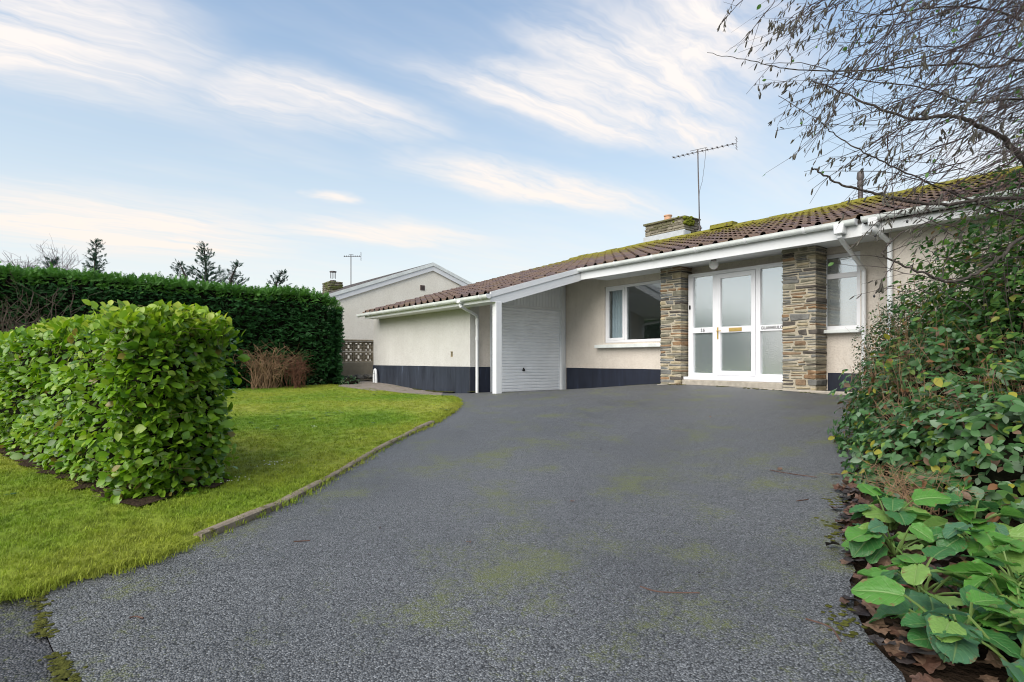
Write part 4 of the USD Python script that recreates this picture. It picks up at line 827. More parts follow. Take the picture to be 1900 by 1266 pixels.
# small broad-leaved weeds in the turf
wd = []
q = np.column_stack([gr.uniform(-14, -2, 9000), gr.uniform(-3, 7, 9000)]); q = q[shapely.contains_xy(lawn_poly, q[:, 0], q[:, 1])]; q = q[meshkit.noise(np.column_stack([q * 1.6, q[:, 0] * 0])) > .62][:260]
for c in q:
    for a in gr.uniform(0, 6.28, 6): wd.append(scatter(ROUND, np.array([[c[0], c[1], float(G(*c)) + .045]]), np.array([[math.cos(a), math.sin(a), .25]]), np.array([[0, 0, 1.0]]), [gr.uniform(.02, .045)]))
obj('lawn_weeds', cat([flat(*w_) for w_ in wd]), leafmat('weed_leaf', [(0, (.04, .10, .02)), (1, (.09, .17, .04))], .5, .2), smooth=True, kind='stuff', label='small dark rosettes of weeds in the turf', category='weeds')
# daisies / clover patch, tiny white flowers
fl = []
for cx_, cy_, k in ((505, 872, 20), (436, 902, 10), (590, 800, 6)):
    b = on_ground(cx_, cy_)
    for _ in range(k):
        p = b[:2] + gr.normal(0, .07, 2) ; m = trimesh.creation.icosphere(0, .005); m.vertices *= [1, 1, .5]; m.vertices += [*p, float(G(*p)) + .058]; fl.append(m)
obj('daisies', cat(fl), plain('white_petal', (.7, .72, .7), .7, .2, .05), kind='stuff', label='tiny white daisies scattered in the grass', category='flowers')

# ---------------------------------------------------------------- tall conifer hedge
cr = np.random.default_rng(13)
ch_ = thing('conifer_hedge', 'tall dark green clipped conifer hedge along the far side of the lawn', 'hedge', (-16.6, 0, .4))
def htop(y): return 3.06 + .14 * (meshkit.fbm(np.column_stack([np.asarray(y) * .5, np.asarray(y) * 0, np.asarray(y) * 0 + 3]), 3, 2) - .5) * 2 - .25 * np.clip((np.asarray(y) - 4.8) / 1.4, 0, 1) ** 2
P_, Nn = [], []
def add_pts(p, nr): P_.append(p); Nn.append(nr)
k = 17000; y = cr.uniform(-9, 6.15, k); z = .42 + (htop(y) - .42) * cr.random(k); b = meshkit.fbm(np.column_stack([y * 1.1, z * 1.6, z * 0]), 4, 9) - .5
under_ = np.clip((1.0 - z) / .6, 0, 1); x = -16.02 + .30 * b - .18 * under_ * (y > 2) - .25 * np.clip((z - htop(y) + .35) / .35, 0, 1) ** 2 - np.abs(cr.normal(0, .04, k)); x -= .5 * np.clip((y - 5.6) / .55, 0, 1) ** 2
add_pts(np.column_stack([x, y, z]), np.tile([1.0, 0, .1], (k, 1)))
k = 6500; y = cr.uniform(-9, 6.1, k); x = cr.uniform(-17.3, -16.05, k); add_pts(np.column_stack([x, y, htop(y) + .05 * cr.normal(0, 1, k) + .12 * (meshkit.fbm(np.column_stack([x * 2, y * 2, y * 0]), 3, 4) - .5)]), np.tile([.25, 0, 1.0], (k, 1)))
k = 3000; x = cr.uniform(-17.3, -16.1, k); z = .42 + 2.3 * cr.random(k); add_pts(np.column_stack([x, 6.15 + .2 * (meshkit.fbm(np.column_stack([x * 2, z * 2, z * 0]), 3, 7) - .5) - .25 * np.abs(x + 16.7) ** 2, z]), np.tile([.2, 1.0, .1], (k, 1)))
k = 420; y = cr.uniform(-9, 5.9, k); x = cr.uniform(-17.2, -16.2, k); add_pts(np.column_stack([x, y, htop(y) + np.abs(cr.normal(.03, .06, k))]), np.tile([.3, 0, 1.6], (k, 1)))
hp, hn = np.vstack(P_), np.vstack(Nn); k = len(hp); topm = hn[:, 2] > .5
axs = hn * .6 + cr.normal(0, .55, (k, 3)) + [0, 0, -.05]; axs[topm] += [0, 0, .25]; axs[~topm] *= [1, 1, .6]
nr = np.tile([.25, 0, 1.0], (k, 1)) + cr.normal(0, .4, (k, 3)); s = cr.uniform(.11, .23, k)
m_con = leafmat('conifer_frond', [(0, (.016, .065, .018)), (.5, (.034, .120, .028)), (.85, (.055, .165, .038)), (1, (.11, .15, .05))], .6, .2, .25, patch=.45)
m_contop = leafmat('conifer_new_growth', [(0, (.050, .15, .022)), (.6, (.10, .23, .035)), (1, (.17, .25, .05))], .6, .3, .25, patch=.3)
istop = topm | (hp[:, 2] > htop(hp[:, 1]) - .16 - .12 * cr.random(k))
for nm, sel, mt_ in (('foliage', ~istop, m_con), ('new_growth', istop, m_contop)):
    obj(nm, cat([flat(*scatter(FROND[q], hp[sel & (np.arange(k) % 3 == q)], axs[sel & (np.arange(k) % 3 == q)], nr[sel & (np.arange(k) % 3 == q)], s[sel & (np.arange(k) % 3 == q)])) for q in range(3)]), mt_, ch_, kind='stuff')
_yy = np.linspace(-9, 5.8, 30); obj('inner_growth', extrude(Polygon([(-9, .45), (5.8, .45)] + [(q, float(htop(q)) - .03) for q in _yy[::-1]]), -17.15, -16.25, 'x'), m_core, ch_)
for k in range(11): obj('trunk', tube([(-16.6 + cr.normal(0, .05), -8 + k * 1.35, .35), (-16.6, -8 + k * 1.35, 1.6)], [.06, .045], 7), m_bark, ch_)

# young conifers rising behind the hedge
def sapling(px, py_top, py_base, X, spread, label, seed, lean=0.0, sparse=1.0):
    r = np.random.default_rng(seed); t = (X - EYE[0]) / ray(px, py_base)[0]; base = EYE + ray(px, py_base) * t; top = EYE + ray(px + lean, py_top) * t; h = top[2] - base[2]
    g = np.array([base[0], base[1], float(G(base[0], base[1]))]); th_ = thing('young_conifer', label, 'tree', g, None)
    obj('trunk', tube([g, base, top], [.06, .035, .008], 6), m_bark, th_); pos, ax_, sz_, br = [], [], [], []
    for k in range(int(42 * sparse)):
        u = r.random() ** .8; z0 = base[2] - .25 + u * (h + .2); a = r.uniform(0, 6.28); reach = spread * (1 - .88 * u) * r.uniform(.5, 1.15); s0 = np.array([base[0] + (top[0] - base[0]) * u, base[1] + (top[1] - base[1]) * u, z0]); e = s0 + [math.cos(a) * reach, math.sin(a) * reach, reach * r.uniform(.25, .8)]
        br.append(bend_tube(s0, e, .02, .008, .003, 4, 4))
        for t_ in np.linspace(.15, 1, max(3, int(reach / .035))):
            pos.append(s0 + (e - s0) * t_ + r.normal(0, .012, 3)); ax_.append((e - s0) / max(reach, .01) + r.normal(0, .45, 3) + [0, 0, .2]); sz_.append(r.uniform(.08, .15))
    obj('branch', cat(br), m_bark, th_)
    obj('foliage', flat(*scatter(FROND[0], np.array(pos), np.array(ax_), np.tile([.2, .1, 1.0], (len(pos), 1)) + r.normal(0, .5, (len(pos), 3)), np.array(sz_))), m_sap, th_, kind='stuff')
m_sap = leafmat('blue_green_frond', [(0, (.030, .070, .045)), (.6, (.05, .11, .065)), (1, (.08, .15, .08))], .6, .2, .2)
sapling(176, 444, 508, -17.6, .42, 'slim young conifer topping the hedge near its left end', 1, 3)
sapling(384, 452, 520, -17.6, .62, 'pointed young conifer in the middle of the hedge top', 2, -6, 1.5)
sapling(428, 486, 520, -17.6, .40, 'low spreading conifer just right of the pointed young conifer', 3, 14, .8)
sapling(345, 484, 515, -17.7, .42, 'low spreading conifer just left of the pointed young conifer', 6, -14, .6)
sapling(512, 502, 528, -17.6, .40, 'loose young conifer rising behind the right part of the hedge', 4, 12, .9)
sapling(92, 482, 512, -17.8, .45, 'ragged green conifer beside the bare purple twigs', 5, 6, .7)

def twig_bush(name, label, base, n, height, spread, mat, seed, cat_='shrub', r0=.008, droop=.0, sub=4, wig=.03, extra=None):
    r = np.random.default_rng(seed); t = thing(name, label, cat_, base); main, fine = [], []
    for k in range(n):
        a = r.uniform(0, 6.28); b = np.array(base) + [r.normal(0, spread * .25), r.normal(0, spread * .25), 0]; e = b + [math.cos(a) * spread * r.random(), math.sin(a) * spread * r.random(), height * r.uniform(.5, 1.0)]
        main.append(bend_tube(b, e, -droop * r.random(), r0 * r.uniform(.6, 1.2), r0 * .35, 7, 4, r, wig))
        for _ in range(sub):
            q = b + (e - b) * r.uniform(.35, .95) + np.array([0, 0, droop * .5 * r.random()]); fine.append(bend_tube(q, q + r.normal(0, .5, 3) * [spread * .6, spread * .6, height * .25] + [0, 0, height * .12], 0, r0 * .4, r0 * .18, 4, 3, r, wig * .5))
    obj('stem', cat(main), mat, t); obj('twigs', cat(fine), mat, t, kind='stuff')
    return t
for k, (px, py, hh, nn, sp_, lab) in enumerate(((48, 505, .55, 26, .5, 'bare purple twigs sticking up at the far left of the hedge'), (105, 503, .75, 24, .55, 'taller bare purple twigs beside the ragged green conifer'), (430, 500, .25, 10, .3, 'thin dry twigs among the low conifers'))):
    b = EYE + ray(px, py + 18) * (-17.9 / ray(px, py)[0]); twig_bush('bare_shrub', lab, b, nn, hh * 1.25, sp_, m_purpletwig, 40 + k)
b = at_depth(15, 640, 10.5); twig_bush('dead_brushwood', 'grey brown dead branches leaning on the hedge at the left edge', (b[0], b[1], float(G(b[0], b[1]))), 60, 2.3, 1.2, m_deadgrey := plain('dead_grey_branch', (.085, .065, .055), .9, .1, .3), 50, r0=.012, droop=.15, sub=5, wig=.06)
b = on_ground(492, 722); b[2] -= .02; twig_bush('brush_heap', 'tan heap of dry cut stems at the foot of the conifer hedge', b, 150, 1.05, .82, m_deadtwig, 51, r0=.010, droop=.45, sub=3, wig=.05)
b = on_ground(553, 722); twig_bush('dead_fern', 'reddish brown dead fern between the dry stems and the hedge', b, 60, .85, .5, plain('dead_fern_stem', (.12, .06, .04), .9, .1, .4), 52, r0=.006, droop=.35, sub=6, wig=.04)

def leaf_mound(name, label, category, base, rad, h, n, tpl, size, mat, seed, parts=0, core=None, shell=(.72, 1.04), upb=.5, stems=0, stem_mat=None, pinch=0.0, rest='foliage', arch=.25, trio=False, wname='leaf'):
    """a mound of leaves: ellipsoid with an uneven surface, leaves through its outer layers, stems inside"""
    r = np.random.default_rng(seed); t = thing(name, label, category, base); base = np.array(base, float); rad = np.array(rad, float)
    v = r.normal(0, 1, (n, 3)); v[:, 2] = np.abs(v[:, 2]) - .25; v /= np.linalg.norm(v, axis=1, keepdims=True)
    lump = .72 + .56 * meshkit.fbm(v * 2.3 + seed, 3, seed)
    q = v * (lump * r.uniform(shell[0], shell[1], n))[:, None]; pos = base + q * [rad[0], rad[1], h] + [0, 0, .12 * h]
    pos[:, 2] = np.maximum(pos[:, 2], G(pos[:, 0], pos[:, 1]) + .02)
    nr = v + [0, 0, upb] + r.normal(0, .45, (n, 3)); ax = np.cross(nr, r.normal(0, 1, (n, 3))) + v * .5 + [0, 0, -.2]
    sz = r.uniform(size[0], size[1], n)
    if trio:
        a0 = ax / np.linalg.norm(ax, axis=1, keepdims=True); side = np.cross(nr, a0); side /= np.linalg.norm(side, axis=1, keepdims=True)
        pos = np.vstack([pos, pos, pos]); ax = np.vstack([a0, a0 * .25 + side, a0 * .25 - side]); nr = np.vstack([nr, nr + r.normal(0, .2, nr.shape), nr + r.normal(0, .2, nr.shape)]); sz = np.concatenate([sz, sz * .75, sz * .75]); v = np.vstack([v, v, v])
    vv, ff = scatter(tpl, pos, ax, nr, sz, r.uniform(.85, 1.2, len(pos)))
    okf, dd = in_frame(pos); facing = ((EYE - pos) * v).sum(1) > -.2
    leaves_as_parts(t, vv, ff, mat, parts, np.where(okf & facing, dd / (sz / sz.mean()) ** .7, 99), rest, name=wname)
    if core:
        m = trimesh.creation.icosphere(3, 1.0); w_ = m.vertices.copy(); w_[:, 2] = np.maximum(w_[:, 2], -.1); l_ = .72 + .56 * meshkit.fbm(m.vertices * 2.3 + seed, 3, seed); m.vertices = base + w_ * l_[:, None] * np.array([rad[0], rad[1], h]) * core + [0, 0, .08 * h]
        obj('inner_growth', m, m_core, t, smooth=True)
    if stems:
        s_ = []
        for k in range(stems):
            j = r.integers(n); b_ = base + [r.normal(0, rad[0] * .3), r.normal(0, rad[1] * .3), -.02]; e = base + v[j] * [rad[0], rad[1], h] * r.uniform(.7, 1.12) + [0, 0, .12 * h]; s_.append(bend_tube(b_, e, -arch * h * r.random(), .006, .0025, 8, 4, r, .012))
        obj('stem', cat(s_), stem_mat or m_twig, t)
    return t
m_ivy = leafset('ground_ivy_leaf', [(.025, .08, .03), (.05, .13, .045), (.26, .30, .18)], [.5, .35, .15], .5, .2)
for px, py, rx, hh, n_, lab in ((470, 719, .5, .28, 500, 'low clump of green ivy at the foot of the tan brush heap'), (578, 716, .35, .55, 500, 'variegated ivy clump against the foot of the conifer hedge'), (650, 716, .3, .25, 160, 'small ivy tuft beside the rubble stones')):
    b = on_ground(px, py); leaf_mound('ivy_clump', lab, 'plant', b, (rx, rx), hh, n_, POINT, (.04, .075), m_ivy, int(px), core=.7)
# ---------------------------------------------------------------- planting bed on the right
def gpt(d, r, up=0.0): x, y = dr(d, r); return np.array([x, y, float(G(x, y)) + up])
m_bram = leafset('bramble_leaf', [(.035, .095, .025), (.06, .15, .045), (.10, .20, .085), (.17, .26, .16), (.15, .25, .045), (.30, .29, .04), (.17, .11, .07), (.20, .10, .045)], [.22, .26, .2, .12, .1, .03, .04, .03], .48, .25, .3)
m_cot = leafset('small_grey_green_leaf', [(.045, .085, .035), (.085, .13, .065), (.13, .17, .10), (.24, .16, .06)], [.4, .35, .15, .1], .5, .2, .3)
m_shrub = leafset('mid_green_leaf', [(.035, .105, .02), (.07, .17, .03), (.12, .24, .04), (.24, .26, .05), (.20, .12, .05)], [.35, .35, .18, .07, .05], .45, .3, .35)
m_cane = plain('bramble_cane', (.13, .075, .055), .6, .3, .3, 8)
leaf_mound('cotoneaster_shrub', 'dense small leaved grey green shrub in front of the window right of the pillar', 'shrub', gpt(6.7, 4.72), (.62, .62), 1.42, 16000, SMALL, (.026, .046), m_cot, 61, core=.72, shell=(.74, 1.06), upb=.3, stems=90, stem_mat=m_deadtwig, arch=.1)
leaf_mound('bramble', 'bramble thicket with blue green leaves in front of the small leaved shrub', 'shrub', gpt(5.15, 4.0), (.95, .85), 1.05, 2300, OVATE, (.045, .085), m_bram, 62, parts=280, core=.62, shell=(.7, 1.08), stems=75, stem_mat=m_cane, trio=True)
leaf_mound('bramble', 'darker bramble thicket at the right edge, behind the broad rosette leaves', 'shrub', gpt(3.95, 3.45), (.85, .75), .74, 1500, OVATE, (.05, .10), m_bram, 63, parts=240, core=.6, shell=(.7, 1.08), stems=60, stem_mat=m_cane, trio=True)
leaf_mound('bramble', 'low bramble trailing over the edge of the drive nearest the house', 'shrub', gpt(6.1, 4.02), (.38, .5), .50, 520, OVATE, (.04, .075), m_bram, 64, parts=120, core=.6, stems=30, stem_mat=m_cane, trio=True)
leaf_mound('bramble', 'low bramble trailing over the edge of the drive just above the broad rosette leaves', 'shrub', gpt(4.35, 3.05), (.42, .48), .50, 520, OVATE, (.045, .08), m_bram, 65, parts=160, core=.6, stems=36, stem_mat=m_cane, trio=True)
leaf_mound('tall_shrub', 'tall mid green shrub between the bramble and the shrub at the right edge', 'shrub', gpt(5.7, 4.95), (1.05, .9), 2.25, 8500, POINT, (.05, .10), m_shrub, 66, parts=200, core=.55, shell=(.55, 1.1), stems=70, stem_mat=m_bark2, arch=.05)
leaf_mound('tall_shrub', 'mid green shrub against the right hand wall of the bungalow', 'shrub', gpt(7.3, 6.0), (1.2, .8), 1.95, 3500, POINT, (.045, .08), m_shrub, 67, core=.6, shell=(.55, 1.12), stems=50, stem_mat=m_bark2, arch=.05)
leaf_mound('tall_shrub', 'leafy shrub climbing to eaves height under the bare branches, right edge of the picture', 'shrub', gpt(5.0, 4.62), (.85, .8), 2.35, 6500, POINT, (.045, .09), m_shrub, 68, parts=150, core=.5, shell=(.5, 1.1), stems=60, stem_mat=m_bark2, arch=.05)
for d, r, hh, lab in ((6.2, 3.9, .75, 'tan dead stems at the left foot of the small leaved shrub'), (3.75, 2.62, .30, 'dry brown stems at the drive edge above the rosette leaves'), (4.2, 3.75, .9, 'tall dry brown stems leaning out of the darker bramble'), (5.0, 3.55, 1.1, 'dry flower stems rising from the blue green bramble'), (5.6, 3.75, 1.3, 'tan dead stems arching between the small leaved shrub and the bramble'), (4.4, 3.15, .8, 'brown dead stems above the low bramble at the drive edge'), (4.7, 4.05, 1.2, 'reddish dead stems at the right edge below the bare branch')):
    b = gpt(d, r); twig_bush('dry_stems', lab, b, 34, hh, .38, m_deadtwig, int(d * 100), 'plant', .0035, .06, 5, .02)

def veined(name, ramp, rough=.32, trans=.25, spec=.45, patch=.5):
    """broad leaf with a pale midrib and side veins drawn in the leaf's own coordinates"""
    n = {**POS, "tc": ("texture_coordinate", {}), "sp": ("separate_xyz", {}), "ab": ("math", {"math_type": "absolute"}), "mid": ("map_range", {"from_min": .02, "from_max": .075, "to_min": .48, "to_max": 0.0, "clamp": True}),
         "ph": ("math", {"math_type": "multiply_add", "value2": -.32}), "sc": ("math", {"math_type": "multiply", "value2": 6.2}), "fr": ("math", {"math_type": "pingpong", "value2": .5}), "sv": ("map_range", {"from_min": .0, "from_max": .10, "to_min": .20, "to_max": 0.0, "clamp": True}), "mx2": ("math", {"math_type": "maximum"}),
         "w": ("noise_texture", {"scale": 9.0, "detail": 4}), "ad": ("math", {"math_type": "multiply_add", "value2": 1 - patch}), "wp": ("math", {"math_type": "multiply", "value2": patch}), "r": ("rgb_ramp", {"ramp": ramp}), "m": ("mix_color", {"b": (.24, .34, .13)}), "en": ("noise_texture", {"scale": 38, "detail": 4, "roughness": .7}), "ea": ("math", {"math_type": "multiply_add", "value2": .26}), "er": ("map_range", {"from_min": .78, "from_max": .86, "to_min": 0, "to_max": .8, "clamp": True}), "em": ("mix_color", {"b": (.15, .085, .035)}), "hs": ("hsv", {"value": 1.3}),
         "b": ("principled_bsdf", {"roughness": rough, "specular_ior_level": spec}), "bn": ("noise_texture", {"scale": 55, "detail": 4, "roughness": .6}), "bh": ("math", {"math_type": "multiply_add", "value2": -1.2}), "bp": ("bump", {"strength": .7, "distance": .006}), "t": ("translucent_bsdf", {}), "mc": ("mix_closure", {"fac": trans})}
    l = [("tc.UV", "sp.vector"), ("sp.y", "ab.value1"), ("ab.value", "mid.value"), ("ab.value", "ph.value1"), ("sp.x", "ph.value3"), ("ph.value", "sc.value1"), ("sc.value", "fr.value1"), ("fr.value", "sv.value"), ("mid.result", "mx2.value1"), ("sv.result", "mx2.value2"),
         ("g.position", "w.vector"), ("w.fac", "wp.value1"), ("g.random_per_island", "ad.value1"), ("wp.value", "ad.value3"), ("ad.value", "r.fac"), ("r.color", "m.a"), ("mx2.value", "m.fac"), ("g.position", "bn.vector"), ("mx2.value", "bh.value1"), ("bn.fac", "bh.value3"), ("bh.value", "bp.height"), ("bp.normal", "b.normal"), ("g.position", "en.vector"), ("ab.value", "ea.value1"), ("en.fac", "ea.value3"), ("ea.value", "er.value"), ("m.result", "em.a"), ("er.result", "em.fac"), ("em.result", "b.base_color"), ("em.result", "hs.color"), ("hs.color", "t.color"), ("b.BSDF", "mc.closure1"), ("t.BSDF", "mc.closure2")]
    return M(name, n, l, surface='mc.closure')
# bergenia: rosettes of big rounded leaves, each leaf on its own stalk
m_berg = [veined(f'rosette_leaf_{k}', ramp, .38, .25, .45, patch=.5) for k, ramp in (('fresh', [(0, (.065, .20, .030)), (1, (.125, .30, .055))]), ('deep', [(0, (.035, .13, .035)), (1, (.065, .20, .055))]), ('pale', [(0, (.14, .27, .055)), (1, (.22, .34, .09))]), ('blue', [(0, (.055, .15, .075)), (1, (.095, .21, .11))]))]
def big_leaf(r, ln):
    """broad leaf with sunken veins, wavy rim"""
    nu, nv = 11, 11; v, uv = [], []; ph = r.uniform(0, 6); bend = r.uniform(.08, .42); cup = r.uniform(-.05, .28); wr = r.uniform(.38, .52); rip = r.uniform(.015, .045)
    for i in range(nu):
        t = i / (nu - 1); w = wr * (math.sin(math.pi * min(1, (t * .93 + .045)) ** .85) ** .62)
        for j in range(nv):
            s = (j - (nv - 1) / 2) / ((nv - 1) / 2); vein = -.045 * math.exp(-(s / .10) ** 2) + .022 * math.sin((t * 5.2 - abs(s) * 2.0) * 2 * math.pi) * min(1, abs(s) * 3) * (1 - t * .4)
            z = -bend * t * t + cup * (s * w) ** 2 * 2.5 + vein + rip * abs(s) ** 2.5 * math.sin(t * 15 + ph + 3 * s) + (r.random() - .5) * .004; v.append((t - .02 * abs(s), s * w * (1 + .03 * math.sin(t * 40)), z)); uv.append((t, s))
    f = [(i * nv + j, (i + 1) * nv + j, (i + 1) * nv + j + 1, i * nv + j + 1) for i in range(nu - 1) for j in range(nv - 1)]
    return np.array(v) * ln, np.array(f), np.array(uv)
br_ = np.random.default_rng(90)
PL = [(3.45, 2.27, 'rosette plant farthest up the drive edge, with a leaf reaching over the tarmac'), (3.35, 2.66, 'rosette plant behind the first, under the dry brown stems'), (3.0, 1.99, 'rosette plant with the widest pale leaf, leaning over the dead leaves'), (2.95, 2.40, 'rosette plant in the middle of the bed, upright glossy leaves'),
      (2.55, 1.80, 'rosette plant holding the small pink flower head'), (2.52, 2.20, 'rosette plant with big deep green leaves at the right edge'), (2.12, 1.63, 'rosette plant above the large wet dead leaf'), (2.15, 1.94, 'rosette plant in the lower right corner'), (3.75, 2.95, 'shaded rosette plant at the foot of the darker bramble'), (2.75, 2.62, 'rosette plant with dull purple green leaves at the right edge'), (1.93, 1.70, 'lowest rosette plant, cut by the bottom edge of the picture'), (2.35, 2.02, 'rosette plant between the deep green one and the lower right corner')]
for pi_, (d, r, lab) in enumerate(PL):
    b = gpt(d, r); t = thing('rosette_plant', lab, 'plant', b)
    for k in range(17 if pi_ < 8 or pi_ > 9 else 11):
        a = br_.uniform(0, 6.28) if k > 3 else math.atan2(*(-(RT[:2] * .9 + FW[:2] * .45))[::-1]) + br_.normal(0, .7); reach, hh = br_.uniform(.03, .17), br_.uniform(.05, .20); ln = br_.uniform(.105, .185)
        tip = b + [math.cos(a) * reach, math.sin(a) * reach, hh]; axis = np.array([[math.cos(a), math.sin(a), br_.uniform(-.45, .55)]]); nrm = np.array([[math.cos(a) * -.25, math.sin(a) * -.25, 1.0]]) + br_.normal(0, .28, (1, 3)); R = frames(axis, nrm)[0]
        v, f, uv = big_leaf(br_, ln); lf = obj('leaf', (v @ R.T + tip, f), m_berg[br_.choice(4, p=[.42, .28, .14, .16])], t, smooth=True, uv=uv)
        obj('stalk', bend_tube(b + br_.normal(0, .015, 3) * [1, 1, .2], tip, -.02, .006, .0045, 5, 5), m_gstalk, t) if 'm_gstalk' in globals() else None
    if pi_ == 4:
        fb = at_depth(1640, 1100, 2.42); stem_c = plain('red_stalk', (.30, .09, .08), .5, .3, .2); pk = plain('pink_petal', (.72, .32, .45), .6, .3, .25, 60)
        obj('flower_stalk', bend_tube(b + [0, 0, .02], fb, -.04, .005, .004, 6, 6), stem_c, t)
        for k in range(16): m = trimesh.creation.icosphere(1, 1.0); s = br_.uniform(.005, .009); m.vertices *= [s, s, s * 1.3]; m.vertices += fb + br_.normal(0, .013, 3); obj('floret', m, pk, t, smooth=True)
# dead leaves at the bed edge
m_dead = [plain(f'dead_leaf_{k}', c, .55, .35, .35, 25, .5, 70) for k, c in (('brown', (.060, .036, .026)), ('dark', (.028, .023, .023)), ('tan', (.125, .078, .052)), ('rust', (.080, .042, .028)))]
def dead_leaf(r, ln):
    v, f = [], []; n = 22; ph = r.uniform(0, 6); lob = r.uniform(.12, .38); cur = r.uniform(.1, .5)
    for ring in (0, .55, 1.0):
        for k in range(n):
            a = k / n * 2 * math.pi; rad = ring * (.5 - lob * .5 * (.5 + .5 * math.cos(5 * a))) * (1 + .08 * math.sin(11 * a + ph)); x, y = rad * math.cos(a), rad * math.sin(a); v.append((x, y, cur * (x * x - .6 * y * y) + .05 * ring * math.sin(3 * a + ph) + .03 * ring * math.sin(7 * a)))
    for q in (0, 1): f += [(q * n + k, (q + 1) * n + k, (q + 1) * n + (k + 1) % n, q * n + (k + 1) % n) for k in range(n)]
    return np.array(v) * ln, np.array(f)
bl = LineString(np.vstack([b_pts[0] + (b_pts[0] - b_pts[1]) * .6, b_pts[:8]])); dl = np.random.default_rng(17)
def place_leaf(p, ln, mat, label, group=None, up=.012):
    R = trimesh.transformations.euler_matrix(dl.normal(0, .3), dl.normal(0, .3), dl.uniform(0, 6.28))[:3, :3]; v, f = dead_leaf(dl, ln); v = v @ R.T; v += [p[0], p[1], float(G(p[0], p[1])) + up - v[:, 2].min() * .6]
    obj('fallen_leaf', (v, f), mat, smooth=True, label=label, category='leaf', group=group)
for px, py, ln, k, lab in ((1722, 1232, .20, 1, 'large wet dark dead leaf in the bottom right corner'), (1590, 1128, .13, 1, 'wet dark leaf on the bed edge below the pink flower'), (1583, 1002, .12, 1, 'dark flat leaf on the tarmac beside the middle rosette leaves'), (1790, 1195, .16, 0, 'brown dead leaf under the lowest rosette leaf'), (1665, 1222, .07, 3, 'small rust leaf left of the large wet dead leaf'), (60, 0, 0, 0, None)):
    if lab: p = on_ground(px, py); place_leaf(p, ln, m_dead[k], lab)
GL = 'curled brown dead leaf in the litter along the planting bed edge'
for k in range(190):
    t = dl.random() ** .8; p = np.array(bl.interpolate(t, normalized=True).coords[0]) + RT[:2] * (dl.normal(.045, .055)) + FW[:2] * dl.normal(0, .05); place_leaf(p, dl.uniform(.045, .10), m_dead[dl.integers(4)], GL, 'dead leaves along the bed edge', dl.uniform(.004, .035))
for k in range(150):
    p = np.array(dr(dl.uniform(1.9, 3.2), 0)); d = dl.uniform(1.95, 3.3); p = np.array(dr(d, d * .60 + dl.uniform(.1, .9))); place_leaf(p, dl.uniform(.06, .12), m_dead[dl.integers(4)], 'brown dead leaf lying under the rosette plants', 'dead leaves under the rosette plants', dl.uniform(0, .03))
# twigs and scraps on the tarmac
m_ltwig = plain('fallen_twig_bark', (.085, .052, .042), .8, .2, .3)
for pts, lab in ((((1428, 874), (1460, 880), (1516, 888)), 'thin brown twig with a scrap of leaf on the drive, right of centre'), (((1188, 1092), (1225, 1102), (1298, 1104)), 'long curved red brown twig on the tarmac, centre foreground'), (((240, 1150), (252, 1148), (266, 1151)), 'short brown twig on the drive near the lawn corner'), (((545, 1008), (575, 1006)), 'faint tan scrap of twig near the concrete edging'), (((1495, 1152), (1540, 1168), (1560, 1195)), 'thin pale stem lying on the tarmac near the dead leaves'), (((1478, 932), (1500, 929)), 'short dark twig on the drive near the bed')):
    p = smoothline([on_ground(*q) + [0, 0, .009] for q in pts], 5); obj('fallen_twig', tube(p, .0038, 5), m_ltwig, label=lab, category='twig')
p = on_ground(1447, 874); place_leaf(p, .055, m_dead[2], 'tan scrap of leaf by the thin twig on the drive')
for px, py in ((1062, 934), (1115, 838), (1318, 776), (1345, 800), (1300, 1070), (870, 1010), (705, 985), (1485, 915)): place_leaf(on_ground(px, py), dl.uniform(.02, .04), m_dead[dl.integers(4)], 'small leaf scrap lying alone on the open tarmac', 'leaf scraps on the drive')

